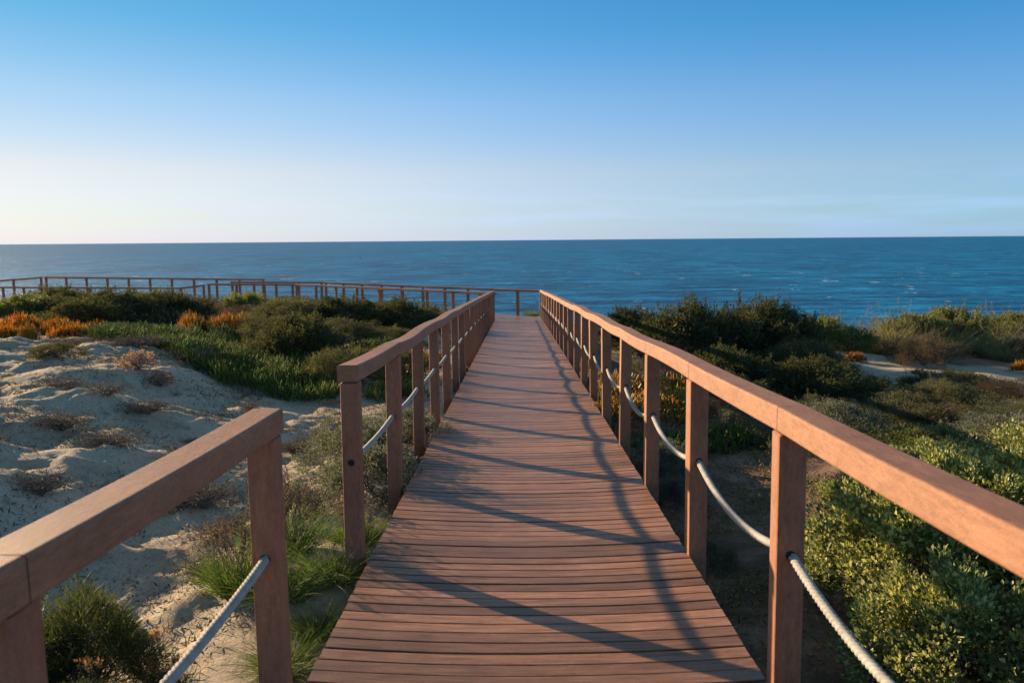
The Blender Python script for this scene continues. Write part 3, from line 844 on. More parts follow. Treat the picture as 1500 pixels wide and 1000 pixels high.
def twig_proto(name, seed, r, h, n, headmat=None, nhead=0, fol=None):
    rg = np.random.default_rng(seed); root = empty(name, (0, 0, -50))
    bv, bf = branchset(rg, n, r, r, h, .0045, sub=6, wob=.35)
    link('twigs', mesh_np(name + '_twigs', bv, bf), M_TWIG, root)
    if nhead:
        a = rg.uniform(0, 2 * np.pi, nhead); ct = rg.uniform(.15, 1, nhead); st = np.sqrt(1 - ct ** 2)
        C = np.stack([r * st * np.cos(a), r * st * np.sin(a), h * ct], 1) * rg.uniform(.7, 1.05, nhead)[:, None]
        idx = np.repeat(np.arange(nhead), 14); P = C[idx] + rg.normal(size=(len(idx), 3)) * .012
        Vv, Ff = leaf_cards(P, rg.normal(size=P.shape) + [0, 0, .8], .026, .014, rg)
        if nhead < 12:
            for k in range(nhead):
                m_ = idx == k; f_ = np.arange(4 * m_.sum()).reshape(-1, 4)
                link('flower_head', mesh_np(name + '_head', Vv.reshape(-1, 4, 3)[m_].reshape(-1, 3), f_), headmat, root)
        else:
            link('flower_heads' if headmat else 'foliage', mesh_np(name + '_heads', Vv, Ff), headmat or L_BROWN, root)
    if fol:
        P = rg.normal(size=(fol, 3)) * [r * .45, r * .45, h * .3] + [0, 0, h * .3]; P[:, 2] = np.abs(P[:, 2])
        Vv, Ff = leaf_cards(P, rg.normal(size=P.shape) + [0, 0, .8], .03, .007, rg)
        link('foliage', mesh_np(name + '_fol', Vv, Ff), L_BROWN, root)
    return root

def ice_proto(name, seed, rx, ry, n, L, W, mat, h=.08):
    rg = np.random.default_rng(seed); root = empty(name, (0, 0, -50))
    a = rg.uniform(0, 2 * np.pi, n); q = np.sqrt(rg.uniform(0, 1, n)) * (1 + .18 * np.sin(3 * a + seed) + .12 * np.sin(7 * a))
    P = np.stack([q * np.cos(a) * rx, q * np.sin(a) * ry, h * (1 - q ** 2) * rg.uniform(.2, 1, n)], 1)
    D = rg.normal(size=(n, 3)) * [.45, .45, .15] + [0, 0, 1] + np.stack([np.cos(a) * q * .4, np.sin(a) * q * .4, 0 * a], 1)
    Vv, Ff, tip = fingers(P, D, L * rg.uniform(.55, 1.2, n), W, rg)
    link('leaves', mesh_np(name + '_leaves', Vv, Ff, {'tip': tip}), mat, root, True)
    st = [np.array([P[k] * [.2, .2, 0], P[k] * [.6, .6, .3] + [0, 0, .01], P[k]]) for k in range(0, n, max(1, n // 40))]
    tv, tf = tubes(st, [(.006, .004)] * len(st), 5)
    link('stems', mesh_np(name + '_stems', tv, tf), M_TWIG, root)
    return root

protos = {}
def place(key, name, cat, label, group, x, y, s, rz=None, dz=0.0, zabs=None):
    """first use moves the prototype itself, later uses copy it with its parts"""
    src, used = protos[key]
    rz = rng.uniform(0, 6.28) if rz is None else rz
    z = gz(x, y) + dz if zabs is None else zabs
    sc = s if isinstance(s, tuple) else (s, s, s)
    if not used:
        o = src; protos[key][1] = True
    else:
        o = dup(src, (0, 0, 0), 0)
    o.name = name
    o.location = (x, y, z); o.rotation_euler = (0, 0, rz); o.scale = sc
    tag(o, label, cat, group)
    return o
def reg(key, o): protos[key] = [o, False]

reg('salt', bush_proto('saltbush', 21, 0.62, 0.62, 0.55, 170, 105, .036, .022, L_SALT, .095, .6, nb=22, r0=.008))
reg('salt2', bush_proto('saltbush', 22, 0.75, 0.55, 0.48, 170, 100, .035, .021, L_SALT, .10, .6, nb=22, r0=.008))
reg('junA', bush_proto('juniper_bush', 31, 1.0, 1.0, 1.0, 230, 110, .065, .020, L_DARK, .15, .5, nb=24, r0=.03, sprigs=110))
reg('junB', bush_proto('juniper_bush', 32, 1.0, 1.0, 1.0, 210, 120, .06, .02, L_DARK, .17, .5, nb=24, r0=.03, sprigs=90))
reg('olive', bush_proto('green_bush', 41, 1.0, 1.0, 1.0, 200, 110, .06, .028, L_OLIVE, .15, .7, nb=20, r0=.02, sprigs=60))
reg('heath', bush_proto('heath_bush', 51, 1.0, 1.0, 1.0, 220, 110, .045, .014, L_HEATH, .14, .5, nb=26, r0=.018, sprigs=40))
reg('heath2', bush_proto('heath_bush', 52, 1.0, 1.0, 1.0, 220, 110, .045, .014, L_HEATH, .14, .5, nb=26, r0=.018, sprigs=40))
reg('grey', bush_proto('grey_shrub', 61, 0.45, 0.45, 0.42, 130, 90, .026, .011, L_GREY, .08, .6, nb=20, r0=.006))
reg('brown', bush_proto('brown_scrub', 71, 1.0, 1.0, 1.0, 200, 90, .06, .012, L_BROWN, .16, .4, bark=M_TWIG, nb=40, r0=.012))
reg('needle', bush_proto('needle_shrub', 81, 0.36, 0.36, 0.46, 170, 110, .055, .0035, L_NEEDLE, .07, .7, bark=M_TWIG, nb=20, r0=.006, blade=True))
reg('tuft', tuft_proto('grass_tuft', 91, .11, 620, .31, .0035, L_GRASS, .9, .75))
reg('tufth', tuft_proto('grass_tuft', 92, .15, 700, .34, .004, L_GRASS, .7, .5, nhead=34, headmat=L_SEED))
reg('marram', tuft_proto('marram_grass', 93, .30, 650, .85, .009, L_MARRAM, .7, .55, nhead=10, headmat=L_MARRAM))
reg('twig', twig_proto('dry_twig_bush', 101, .26, .22, 26, L_PINK, 90))
reg('twig2', twig_proto('dry_scrub', 102, .30, .16, 34, fol=500))
reg('stalk', twig_proto('dry_flower_plant', 103, .12, .38, 6, L_RUST, 8))
reg('iceo', ice_proto('orange_ice_plant', 111, .5, .35, 620, .11, .012, L_ICEO, .12))
reg('icey', ice_proto('yellow_ice_plant', 112, .32, .32, 520, .085, .013, L_ICEY, .16))
reg('iceg', ice_proto('green_ice_plant', 113, .4, .4, 460, .10, .014, L_ICE, .12))

G_J = 'dark juniper bushes on the dune'
G_T = 'grass tufts beside the boardwalk'
# --- right side, far dark group
place('junA', 'juniper_bush', 'bush', 'small rounded dark bush, leftmost of the dark group against the sea right of the railing', G_J, 3.05, 21.5, (1.0, 1.0, 1.05), 0.4)
place('junB', 'juniper_bush', 'bush', 'tall dark bush with twiggy top rising against the sea right of the boardwalk', G_J, 3.75, 17.2, (1.2, 1.2, 1.38), 1.3)
place('junA', 'juniper_bush', 'bush', 'broad dark bush in the middle of the tall group on the right', G_J, 5.15, 17.6, (1.3, 1.25, 1.42), 2.7)
place('junB', 'juniper_bush', 'bush', 'dark bush at the right end of the tall group beside a paler green bush', G_J, 5.75, 17.3, (.72, .9, 1.25), 4.4)
place('junA', 'juniper_bush', 'bush', 'low dark spreading bush just beyond the right handrail, in front of the tall dark group', G_J, 3.7, 13.9, (1.0, .9, .85), 5.1)
place('junB', 'juniper_bush', 'bush', 'second low dark spreading bush in front of the tall group, above the heath mat', G_J, 5.0, 13.4, (1.1, .8, .7), 0.3)
place('heath', 'heath_bush', 'bush', 'low dark bush in front of the tall right-hand group, above red ice plant', G_J, 5.6, 15.9, (1.25, .9, .85), 0.9)
place('heath2', 'heath_bush', 'bush', 'low dark bush under the right end of the tall group', G_J, 6.1, 16.2, (.8, .7, .6), 3.3)
place('olive', 'green_bush', 'bush', 'pale green bush on the right skyline beside the dark group', 'green bushes along the right skyline', 7.6, 19.8, (1.0, .9, .85), 0.0)
place('olive', 'green_bush', 'bush', 'olive bush behind the round grey-brown bush on the right skyline', 'green bushes along the right skyline', 10.3, 21.0, (1.0, .9, 1.0), 2.0)
place('olive', 'green_bush', 'bush', 'dark olive bush with a rounded top, second skyline bush from the right edge', 'green bushes along the right skyline', 11.6, 21.5, (.9, .9, 1.15), 4.0)
place('olive', 'green_bush', 'bush', 'olive bush at the right edge of the photo behind tan grass', 'green bushes along the right skyline', 14.1, 22.3, (1.2, .9, .95), 5.0)
place('brown', 'brown_scrub', 'scrub', 'round grey-brown bush standing beside a sunlit sand patch on the right', 'brown scrub on the right', 9.15, 18.0, (.78, .7, .72), 0.5)
place('brown', 'brown_scrub', 'scrub', 'brown scrub at the far right edge behind orange ice plant', 'brown scrub on the right', 12.9, 19.4, (.9, .7, .7), 2.5)
mar = [(8.8, 20.6, 1.1, 'tan grass clump just right of the pale green skyline bush'), (9.5, 20.2, 1.25, 'tall tan grass clump leaning over the sea above the grey-brown bush'),
       (10.9, 20.3, 1.05, 'tan grass clump in front of the rounded olive skyline bush'), (12.4, 20.6, 1.3, 'tall thin grass clump between the two rightmost skyline bushes'),
       (13.2, 20.4, 1.15, 'tan arching grass clump near the right photo edge'), (12.0, 19.6, .8, 'short tan grass clump above the rightmost sand patch'), (9.9, 19.2, .8, 'short dry grass clump behind the round grey-brown bush')]
for x, y, s, lb in mar:
    place('marram', 'marram_grass', 'grass', lb, 'tan marram grass clumps on the right skyline', x, y, s)
place('iceo', 'orange_ice_plant', 'ice plant', 'orange ice plant glowing on the sand at the right photo edge', 'orange ice plants', 11.5, 17.7, (1.3, .9, 1.2), 0.3)
place('iceo', 'orange_ice_plant', 'ice plant', 'red orange ice plant shaded under the tall dark bushes', 'orange ice plants', 5.1, 14.6, (.9, .6, 1.2), 0.1)
place('iceo', 'orange_ice_plant', 'ice plant', 'small bright orange ice plant below the pale green skyline bush', 'orange ice plants', 7.6, 18.0, (.5, .5, 1.1), 0.1)
place('iceo', 'orange_ice_plant', 'ice plant', 'pinkish red ice plant behind the right railing posts', 'orange ice plants', 2.3, 10.6, (.8, .6, .9), 1.1)
# --- right side, along the deck
for x, y, s, lb in [(1.18, 8.9, 1.25, 'yellow orange ice plant spilling over the right deck edge, nearest'), (1.3, 10.3, 1.3, 'yellow ice plant behind the right railing, second from the camera'),
                    (1.12, 11.9, 1.0, 'small yellow ice plant touching the right deck edge, third from the camera'), (1.75, 9.5, 1.5, 'tall yellow green ice plant mound two steps right of the railing'),
                    (0.98, 9.9, .6, 'tiny orange ice plant at a right railing post foot'),
                    (1.5, 11.3, 1.3, 'yellow ice plant mound just behind the small one at the right deck edge'), (1.15, 13.4, .9, 'farthest yellow ice plant along the right deck edge'), (2.1, 10.9, 1.3, 'wide yellow green ice plant farther out behind the right railing')]:
    place('icey', 'yellow_ice_plant', 'ice plant', lb, 'yellow ice plants beside the right railing', x, y, s, dz=.22)
place('iceg', 'green_ice_plant', 'ice plant', 'yellow green ice plant seen between the second and third right posts', 'green ice plants on the right', 2.35, 8.7, (1.3, 1.0, 1.2))
place('iceg', 'green_ice_plant', 'ice plant', 'green ice plant clump just behind the third right post', 'green ice plants on the right', 1.65, 8.2, (1.0, 1.0, 1.0))
place('iceg', 'green_ice_plant', 'ice plant', 'reddish green ice plant at the right photo edge above the handrail', 'green ice plants on the right', 4.7, 7.3, (1.2, .9, 1.1))
salt = [(2.35, 4.6, 1.0, 'salt', 'bright leafy saltbush right behind the second right post'), (3.15, 4.1, 1.15, 'salt2', 'largest bright saltbush at the lower right corner'),
        (3.0, 5.3, 1.05, 'salt', 'saltbush in half shade behind the nearest two bright ones'), (3.9, 5.2, 1.15, 'salt2', 'saltbush seen through the gap under the near handrail'),
        (2.1, 3.55, .85, 'salt', 'bright saltbush beside the nearest right post in the bottom right'), (2.75, 3.1, 1.0, 'salt2', 'saltbush at the very bottom right of the photo'),
        (4.5, 6.3, 1.0, 'salt', 'saltbush beyond the handrail at the right edge'), (3.5, 6.4, .85, 'salt2', 'shaded saltbush above the bend of the near handrail'),
        (2.75, 6.1, .5, 'salt', 'small saltbush beside brown litter behind the right railing')]
for x, y, s, k, lb in salt:
    place(k, 'saltbush', 'bush', lb, 'leafy saltbushes right of the boardwalk', x, y, s)
greys = [(1.35, 7.4, .65, 'low grey green shrub just behind the third right post'), (1.35, 6.6, .5, 'grey green shrub between the second and third right posts'),
         (3.0, 8.4, 1.0, 'grey green shrub beyond the brown litter patch'), (3.9, 9.6, 1.1, 'low shrub in front of the dark soil bank on the right'),
         (1.3, 5.2, .4, 'small shrub under the rope behind the second right post'), (2.9, 9.9, .9, 'small shrub left of the low ridge of green on the right')]
for x, y, s, lb in greys:
    place('grey', 'grey_shrub', 'shrub', lb, 'grey green shrubs right of the boardwalk', x, y, s)
hth = [(4.2, 11.2, (1.0, .6, .42), 'low green heath mound just above the handrail bend on the right'), (5.6, 11.6, (1.3, .8, .45), 'wide dark heath mat right of the low green mound'),
       (6.7, 12.4, (1.1, .7, .4), 'dark heath mat in front of the shaded sand'), (7.9, 14.3, (1.0, .7, .5), 'oval dark heath bush lying on the shaded sand on the right'),
       (6.3, 14.6, (.7, .5, .28), 'flat heath mat below the grey-brown bush'), (8.6, 11.0, (1.0, .7, .4), 'dark heath mound at the right edge below the sand'),
       (6.9, 10.4, (1.2, .8, .42), 'heath mound in the middle of the shaded right slope'), (6.2, 9.4, (1.1, .8, .38), 'dark heath mat above the saltbushes'),
       (4.9, 13.2, (1.1, .8, .38), 'heath mat below the tall dark group'), (11.4, 13.0, (.7, .5, .3), 'small heath mound on sand at the right edge'),
       (7.9, 8.6, (1.1, .8, .42), 'heath mound at the right edge above the near handrail'), (3.0, 12.4, (1.0, .8, .6), 'shaded heath bush behind the yellow ice plant')]
for i, (x, y, s, lb) in enumerate(hth):
    place('heath' if i % 2 else 'heath2', 'heath_bush', 'bush', lb, 'low heath mounds on the right slope', x, y, s)
place('tuft', 'grass_tuft', 'grass', 'small green tuft beyond the far corner of the boardwalk', None, 0.62, 32.0, (2.0, 1.6, 1.3), dz=.25)

# --- left side, far bushes
lb_ = [('junA', -11.6, 21.3, (1.15, 1.0, 1.05), 'dark bush with a pointed top at the left, in front of the far railing'), ('olive', -13.0, 21.0, (1.1, 1.0, .85), 'grey green bush at the left photo edge behind orange ice plant'),
       ('junB', -9.6, 19.0, (1.5, 1.2, .98), 'big rounded dark bush between the two orange ice plant patches'), ('junA', -8.4, 19.6, (1.2, 1.0, .9), 'right half of the big rounded dark bush on the left'),
       ('heath', -4.75, 15.6, (.9, .8, .75), 'dark bush at the right end of the orange tipped ice plant strip'), ('junB', -3.55, 12.9, (.85, .9, .95), 'dark shaded bush behind the start of the shaded railing'),
       ('junA', -4.7, 21.6, (1.3, 1.2, 1.0), 'dark green bush forming the left shoulder of the mound beside the cross walkway'), ('junB', -3.3, 22.3, (1.35, 1.2, 1.0), 'rounded dark green bush crowning the mound left of the main railing'),
       ('heath', -2.45, 21.6, (.95, .9, .72), 'lower dark bush sloping down to the left railing'), ('heath2', -5.9, 20.6, (1.2, 1.0, .85), 'grey brown bush at the left of the mound'),
       ('heath2', -4.2, 18.6, (1.2, .9, .62), 'grey green bush on the front slope of the mound'), ('heath', -2.9, 18.4, (1.0, .8, .5), 'low green bush on the right front slope of the mound')]
for k, x, y, s, lb in lb_:
    nm = {'jun': 'juniper_bush', 'oli': 'green_bush', 'hea': 'heath_bush'}[k[:3]]
    s = (s[0], s[1], s[2] * .84)
    place(k, nm, 'bush', lb, 'dark bushes on the left dune', x, y, s)
br = [(-7.6, 22.6, (1.5, 1.0, .8), 'brown scrub behind the orange tipped ice plant strip'), (-9.6, 23.6, (1.5, 1.0, .85), 'grey brown scrub in front of the far walkway'), (-11.6, 25.5, (1.6, 1.0, 1.0), 'brown scrub below the middle of the far railing'),
      (-6.2, 24.6, (1.4, 1.0, .85), 'brown scrub just left of the mound, below the platform railing'), (-8.2, 28.5, (1.9, 1.0, 1.0), 'far brown scrub under the platform railing'), (-15.0, 24.5, (1.6, 1.0, .8), 'brown scrub behind the leftmost bushes'),
      (-11.5, 30.5, (2.0, 1.0, 1.0), 'farthest brown scrub beside the left walkway'), (-5.0, 29.0, (1.7, 1.0, .9), 'brown scrub close to the cross walkway railing'), (-15.5, 31.5, (2.0, 1.0, .9), 'far brown scrub under the left walkway railing')]
for x, y, s, lb in br:
    place('brown', 'brown_scrub', 'scrub', lb, 'brown scrub on the left dune', x, y, (s[0], s[1], s[2] * .8))
for k, x, y, s, lb in [('olive', -9.0, 27.0, (1.2, .9, .95), 'green bush in the scrub below the end of the highest railing'), ('olive', -12.6, 28.0, (1.2, .9, .95), 'green bush right of the small white patch on the far left'),
                       ('olive', -6.3, 23.0, (.8, .8, .8), 'small bright bush among brown scrub left of the mound'), ('junA', -16.5, 28.5, (1.6, 1.0, 1.1), 'dark bush behind the left scrub in front of the lower railing')]:
    place(k, 'green_bush' if k == 'olive' else 'juniper_bush', 'bush', lb, 'dark bushes on the left dune', x, y, s)
ic = [('iceo', -9.6, 15.4, (1.3, 1.0, 1.7), 'orange ice plant bank at the left photo edge, rear row'), ('iceo', -8.7, 15.2, (1.2, 1.0, 1.7), 'orange ice plant just right of the left edge bank'),
      ('iceo', -8.6, 13.3, (.8, .7, 1.2), 'red orange ice plant in the front row at the left edge'), ('iceo', -7.6, 13.6, (.7, .6, 1.3), 'orange ice plant right end of the left front row'),
      ('iceo', -6.75, 16.6, (1.2, .7, 2.2), 'left half of the orange tipped ice plant strip behind the green field'), ('iceo', -5.8, 16.4, (1.2, .7, 2.1), 'right half of the orange tipped ice plant strip behind the green field'),
      ('icey', -3.9, 15.8, (1.8, 1.2, 1.5), 'yellow green ice plant patch on the slope behind the left railing'), ('iceo', -2.7, 16.4, (.9, .6, .9), 'small orange red ice plant patch on the mound beside the left railing'),
      ('iceg', -3.0, 17.0, (1.6, 1.0, 1.2), 'green ice plant patch above the small orange one on the mound'), ('icey', -7.9, 12.9, (.5, .5, 1.5), 'single yellow ice plant in front of the left orange rows'),
      ('iceo', -9.3, 14.1, (.6, .5, 1.1), 'loose orange ice plant between the rear and front rows at the left edge'), ('icey', -7.9, 15.0, (.9, .8, 1.3), 'yellow green ice plant where the green field meets the orange bank'),
      ('iceo', -7.4, 16.2, (.5, .5, 1.4), 'lone orange ice plant left of the orange tipped strip'), ('icey', -5.0, 16.2, (.8, .6, 1.4), 'yellow ice plant at the right end of the orange tipped strip'), ('iceo', -3.6, 15.0, (.4, .4, .9), 'small orange ice plant on the slope right of the dark bush')]
for k, x, y, s, lb in ic:
    nm = {'iceo': 'orange_ice_plant', 'icey': 'yellow_ice_plant', 'iceg': 'green_ice_plant'}[k]
    place(k, nm, 'ice plant', lb, 'ice plants on the left dune', x, y, s)
for k, nm, x, y, sc3, lb in [('heath', 'heath_bush', -2.35, 11.2, (.75, .7, .6), 'dark green bush behind the fourth and fifth posts of the shaded railing'), ('heath2', 'heath_bush', -1.75, 12.6, (.6, .7, .5), 'small green bush close behind the middle of the shaded railing'),
                         ('icey', 'yellow_ice_plant', -1.7, 14.6, (1.4, 1.2, 1.4), 'yellow green ice plant beside the middle of the shaded railing'), ('iceg', 'green_ice_plant', -1.6, 10.4, (1.0, 1.0, 1.1), 'green ice plant at the sand edge behind the shaded railing')]:
    place(k, nm, 'ice plant' if 'ice' in nm else 'bush', lb, 'plants close behind the shaded railing', x, y, sc3)
# along the left deck edge
for x, y, s, lb in [(-1.3, 6.5, .9, 'grey green shrub behind the second post of the shaded railing'), (-1.1, 5.8, .85, 'grey green shrub at the foot of the second post of the shaded railing'), (-1.05, 7.5, .8, 'shrub leaning over the deck edge past the shaded railing'),
                    (-1.5, 5.3, .6, 'shrub left of the first post of the shaded railing'), (-1.55, 7.2, .8, 'shrub behind the first two posts of the shaded railing')]:
    place('grey', 'grey_shrub', 'shrub', lb, 'grey green shrubs along the shaded railing', x, y, s)
for k, x, y, s, lb in [('tufth', -1.35, 4.45, 1.0, 'tall grass tuft with brown seed heads left of the first post of the shaded railing'), ('tufth', -1.45, 4.0, .85, 'seed-headed grass tuft on the sand left of the gap'),
                       ('tuft', -1.15, 3.8, .85, 'bright green grass tuft beside the gap in the railing'), ('tuft', -0.97, 4.0, .95, 'grass tuft at the foot of the first post of the shaded railing'),
                       ('tuft', -0.99, 3.2, .7, 'small grass tuft touching the deck edge in the gap'), ('tuft', -0.93, 2.72, .4, 'little grass tuft at the foot of the near left post'),
                       ('tufth', -1.0, 4.75, .7, 'grass tuft between the first and second posts of the shaded railing'), ('tuft', -0.93, 3.5, .65, 'thin grass tuft hanging over the board ends'), ('tuft', -1.15, 2.5, .35, 'grass tuft at the bottom of the photo left of the near post')]:
    place(k, 'grass_tuft', 'grass', lb, G_T, x, y, s)
for k, yy, s in (('icey', 13.4, .55), ('icey', 15.5, .6), ('iceg', 17.4, .6), ('icey', 19.6, .6), ('iceg', 22, .6)):
    place(k, 'yellow_ice_plant' if k == 'icey' else 'green_ice_plant', 'ice plant',
          {13.4: 'yellow green ice plant under the middle of the shaded railing, nearest', 15.5: 'second yellow ice plant along the shaded railing foot', 17.4: 'third ice plant along the shaded railing foot, green',
           19.6: 'fourth ice plant along the shaded railing foot, yellow', 22: 'farthest green ice plant under the shaded railing'}[yy], 'ice plants along the shaded railing', -0.98, yy, s, dz=.05)
for x, y, s, lb in [(-1.78, 3.05, .95, 'needle leaved green shrub behind the near left post'), (-1.95, 2.7, .8, 'needle leaved shrub at the lower left corner'), (-1.5, 2.5, .5, 'low needle leaved shrub at the bottom beside the rope')]:
    place('needle', 'needle_shrub', 'shrub', lb, 'needle leaved shrubs in the lower left', x, y, s)
for x, y, lb in [(-1.55, 2.75, 'rusty flower stalk in front of the lower left shrub'), (-1.75, 2.6, 'rusty flower stalk nearest the photo corner'), (-1.42, 3.0, 'rusty flower stalk right of the lower left shrub'), (-1.3, 2.85, 'short rusty flower stalk on the sand')]:
    place('stalk', 'dry_flower_plant', 'plant', lb, 'rusty flower stalks', x, y, .8 if 'short' not in lb else .5)
# sand plants
for k, x, y, s_, lb in [('grey', 5.2, 8.6, 1.2, 'pale grey shrub on the dark soil above the saltbushes'), ('brown', 6.0, 11.0, (.6, .5, .35), 'brown dry mat between the dark heath mounds'), ('brown', 8.2, 13.0, (.6, .45, .35), 'brown dry mat at the edge of the shaded sand'),
                        ('olive', 4.4, 8.4, (.45, .4, .3), 'small bright green bush beyond the near handrail, above the saltbushes'), ('brown', 4.0, 10.2, (.6, .45, .3), 'brown dry mat just beyond the near handrail'),
                        ('olive', 7.0, 9.2, (.5, .45, .3), 'small yellow green bush at the right photo edge'), ('brown', 2.9, 11.2, (.5, .5, .35), 'brown dry mat behind the yellow ice plant'), ('grey', 6.6, 8.0, 1.1, 'grey shrub at the right photo edge above the handrail')]:
    place(k, {'grey': 'grey_shrub', 'brown': 'brown_scrub', 'olive': 'green_bush'}[k], {'grey': 'shrub', 'brown': 'scrub', 'olive': 'bush'}[k], lb, 'small mixed scrub on the right slope', x, y, s_)
reg('dead', twig_proto('dead_branch_bush', 131, .85, .85, 40, fol=300))
protos['dead'][0].children[0].data.materials[0] = M_DEAD
place('dead', 'dead_bush', 'bush', 'tangle of bare grey branches at the foot of the tall dark bushes on the right', None, 2.75, 15.2, (1.1, .9, .95), 1.0)
stv, stf = tubes([np.array([(-.13, 0, .006), (-.05, .012, .010), (.04, .004, .007), (.13, -.012, .008)]), np.array([(-.02, .01, .008), (.03, .035, .012), (.07, .05, .008)])], [(.006, .004), (.004, .002)], 6)
stick = link('stick', mesh_np('stick', stv, stf), simple('bare_stick', (.62, .50, .38), .8), None, True)
stick.location = (0.66, 9.58, deck_z(9.58) - .008); stick.rotation_euler = (0, 0, .1)
tag(stick, 'pale bare stick lying on the deck boards near the yellow ice plant', 'stick')
place('heath', 'heath_bush', 'bush', 'small round green bush alone on the sand at the left', None, -5.75, 9.9, (.36, .3, .2))
place('twig', 'dry_twig_bush', 'bush', 'pinkish dry flowering bush on the sand beside the green field', 'dry flower bushes on the sand', -4.5, 9.4, (1.1, .9, .9))
place('twig', 'dry_twig_bush', 'bush', 'smaller pinkish dry bush to the right of the pinkish flowering bush', 'dry flower bushes on the sand', -4.15, 9.2, .7)
for x, y, s, lb in [(-3.9, 6.7, 1.3, 'dry brown scrub at the left edge above the near handrail'), (-3.3, 6.3, 1.2, 'dry brown scrub above the middle of the near handrail'), (-4.6, 8.0, 1.0, 'brown twigs on the sunlit sand ridge'),
                    (-4.0, 7.7, .8, 'small brown twigs right of the sunlit ridge'), (-3.6, 7.6, .8, 'twiggy tuft with a pale base in the middle of the sand'), (-2.7, 6.4, 1.1, 'dark dry scrub in the sand hollow'),
                    (-2.3, 5.6, 1.0, 'dry scrub in the sand just above the near handrail end'), (-1.9, 5.0, .9, 'dead scrub beside the near handrail end'), (-2.9, 8.6, .7, 'little brown tuft in front of the green field'),
                    (-1.75, 4.3, .9, 'dark scrub under the near handrail end'), (-3.2, 5.2, .9, 'dry scrub patch below the middle of the near handrail'), (-5.5, 11.4, 1.6, 'brown dry scrub at the left end of the green field'),
                    (-4.6, 11.2, 1.6, 'brown dry scrub bordering the green field front'), (-6.6, 11.8, 1.5, 'brown dry scrub below the left orange ice plants'),
                    (-2.6, 4.6, .7, 'flat dead scrub on the sand seen below the near handrail, closest to the camera'), (-3.0, 7.2, .6, 'tiny dark dry tuft on the shaded sand slope'), (-2.1, 7.4, .9, 'dry scrub on the sand between the shaded railing and the slope'), (-5.0, 6.9, 1.2, 'dry scrub on the sand at the far left edge of the photo')]:
    place('twig2', 'dry_scrub', 'scrub', lb, 'dry scrub tufts on the sand', x, y, (s * rng.uniform(.7, 1.7), s * rng.uniform(.5, 1.0), s * rng.uniform(.5, 1.1)))

# the green ice plant field and low weeds: nobody could count them
def scatter_field():
    rg = np.random.default_rng(500)
    poly = np.array([(-7.3, 13.6), (-6.6, 12.3), (-5.2, 11.6), (-3.9, 10.2), (-2.3, 10.0), (-2.4, 11.5), (-2.9, 13.0), (-3.8, 14.6), (-5.0, 15.7), (-8.2, 16.0)])
    def inside(x, y):
        c_ = np.zeros(x.shape, bool); m_ = len(poly)
        for i in range(m_):
            x1, y1 = poly[i]; x2, y2 = poly[(i + 1) % m_]
            cond = ((y1 > y) != (y2 > y)) & (x < (x2 - x1) * (y - y1) / (y2 - y1 + 1e-12) + x1); c_ ^= cond
        return c_
    x = rg.uniform(-8.6, -1.8, 90000); y = rg.uniform(9.6, 17.6, 90000)
    x2 = x + .5 * fbm(x * 1.1, y * 1.1, 2, 4); y2 = y + .5 * fbm(x * 1.1 + 5, y * 1.1, 2, 6)
    ok = inside(x2, y2) & (fbm(x * 1.6, y * 1.6, 3, 41) > -.38)
    x, y = x[ok][:38000], y[ok][:38000]
    hh = 0.10 + 0.16 * np.clip(fbm(x * 1.3, y * 1.3, 3, 42) + .4, 0, 1)
    P = np.stack([x, y, ground_h(x, y, False) + hh * rg.uniform(.1, 1, len(x))], 1)
    D = rg.normal(size=P.shape) * [.4, .4, .1] + [0, 0, 1]
    Vv, Ff, tip = fingers(P, D, .13 * rg.uniform(.6, 1.3, len(x)), .0105, rg, .15)
    o = link('green_ice_plant_field', mesh_np('green_ice_plant_field', Vv, Ff, {'tip': tip}), L_ICE, None, True)
    tag(o, 'wide shaded field of green upright ice plant leaves behind the sand on the left', 'ground cover', kind='stuff')
scatter_field()

def cover(name, label, mat, N, xr, yr, thr, L, W, seed, hgt=.06, dens=1.2, excl=None, up=.8, blade=False):
    rg = np.random.default_rng(seed)
    x = rg.uniform(*xr, N * 4); y = rg.uniform(*yr, N * 4)
    d = fbm(x * dens, y * dens, 4, seed)
    ok = d > thr
    if excl is not None: ok &= ~excl(x, y)
    x, y, d = x[ok][:N], y[ok][:N], d[ok][:N]
    P = np.stack([x, y, ground_h(x, y, True) + hgt * rg.uniform(0, 1, len(x)) * np.clip((d - thr) * 6, .15, 1)], 1)
    D = rg.normal(size=P.shape) + [0, 0, up]
    Ls = L * rg.uniform(.5, 1.3, len(x))
    if blade:
        Vv, Ff, tip = blades(P, D, Ls, W, rg, .5, 3); me = mesh_np(name, Vv, Ff, {'tip': tip})
    else:
        Vv, Ff = leaf_cards(P, D, Ls, W * rg.uniform(.6, 1.2, len(x)), rg); me = mesh_np(name, Vv, Ff)
    o = link(name, me, mat); tag(o, label, 'ground cover', kind='stuff')
    return o
sandy = lambda x, y: sand_mask(x, y) > .25
cover('low_heath_cover', 'low dark green heath spreading over the shaded slope right of the boardwalk', L_HEATH, 52000, (2.2, 16), (6.5, 22), .05, .05, .014, 601, .20, 1.25, sandy)
cover('leaf_litter', 'brown leaf litter lying on the soil right of the boardwalk', L_LITTER, 34000, (1.0, 9), (1.5, 12), -.25, .040, .016, 602, .02, 1.5, None, .1)
cover('low_weeds', 'small green weeds on the soil right of the boardwalk', L_OLIVE, 26000, (1.0, 8), (2.2, 14), .08, .032, .013, 603, .09, 1.5)
cover('sand_litter', 'dark dry twigs and bits strewn over the sand left of the boardwalk', L_BROWN, 42000, (-8, -1.0), (2.2, 13), -.02, .045, .009, 604, .012, 2.6, None, .05)
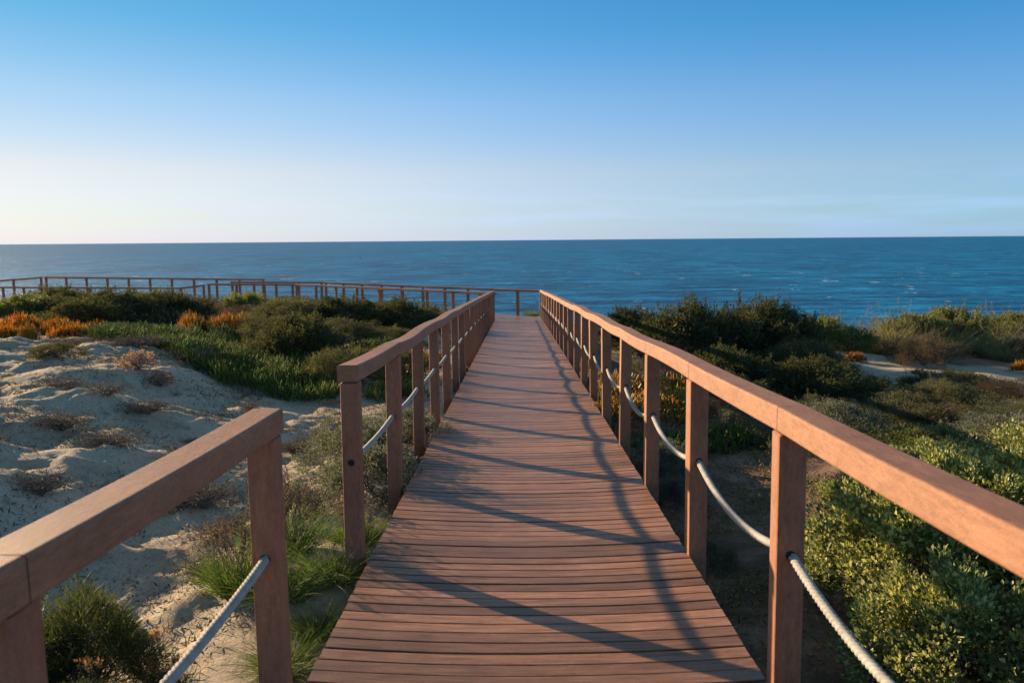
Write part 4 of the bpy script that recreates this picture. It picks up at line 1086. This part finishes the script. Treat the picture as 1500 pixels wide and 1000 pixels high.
cover('sparse_sand_grass', 'sparse dry grass stems standing on the sand left of the boardwalk', L_BROWN, 1500, (-6, -1.1), (2.3, 10), .12, .09, .002, 605, .0, 1.1, None, 2.0, True)
cover('dune_scrub_cover', 'low brown and green scrub covering the far dune before the walkway', L_DUNE, 60000, (-26, -1.2), (18, 40), -.12, .10, .03, 606, .30, .5)
cover('dune_dry_cover', 'dry pale brown undergrowth among the bushes on the far left dune', L_BROWN, 40000, (-26, -1.2), (17.5, 40), -.05, .12, .02, 607, .32, .5)
cover('skyline_cover', 'low dry growth between the bushes on the right skyline', L_MARRAM, 16000, (6.5, 20), (18.8, 27), -.1, .14, .012, 608, .25, .6, None, 1.5)

# off to the left of the frame: unseen bushes added to shade the sand
for k, x, y, s, lb in [('heath', -6.6, 5.8, (1.1, 1.0, .62), 'unseen dark bush added outside the left edge to shade the sand'), ('heath2', -7.4, 7.6, (1.0, .9, .6), 'unseen bush added left of the sunlit sand ridge for its shade'), ('heath', -5.6, 4.2, (.9, .9, .55), 'unseen bush added beyond the near left railing for its shade')]:
    place(k, 'heath_bush', 'bush', lb, 'dark bushes on the left dune', x, y, s)

# stone on the sand
def stone(loc, s, seed, label):
    rg = np.random.default_rng(seed)
    import bmesh
    bm = bmesh.new(); bmesh.ops.create_icosphere(bm, subdivisions=3, radius=1)
    for v in bm.verts:
        k = 1 + .25 * math.sin(v.co.x * 3 + seed) * math.cos(v.co.y * 2.5) + .1 * math.sin(v.co.z * 7 + v.co.x * 5)
        v.co = Vector((v.co.x * k * s, v.co.y * k * s * .8, v.co.z * k * s * .55))
    me = bpy.data.meshes.new('stone'); bm.to_mesh(me); bm.free()
    o = link('stone', me, M_STONE, None, True); o.location = loc; tag(o, label, 'stone')
stone((-1.86, 3.72, gz(-1.86, 3.72) + .015), .045, 2, 'small brown stone lying on the sand left of the rope')

# ------------------------------------------------------------------ far buoy on the water
d_ = 900.0
bx = (529 - 757.8) / 1180.84 * d_
bme, bmm = [], []
paths = [np.array([(0, 0, -.3), (0, 0, 0.2), (0, 0, .9), (0, 0, 1.3)])]
A = np.linspace(0, 2 * np.pi, 16, endpoint=False)
prof = [(0.05, -.4), (1.0, -.3), (1.15, .1), (1.0, .5), (.45, .8), (.3, 2.0), (.22, 2.6), (.02, 2.7)]
VV = np.array([(r * math.cos(a), r * math.sin(a), z) for r, z in prof for a in A]); I = np.arange(len(VV)).reshape(len(prof), 16); J = np.roll(I, -1, 1)
b = link('buoy', mesh_np('buoy', VV, np.stack([I[:-1], J[:-1], J[1:], I[1:]], -1).reshape(-1, 4)), simple('buoy_paint', (0.03, 0.04, 0.05), .5), None, True)
b.location = (bx, d_, SEA_Z); tag(b, 'tiny dark buoy floating far out on the sea left of centre', 'buoy')
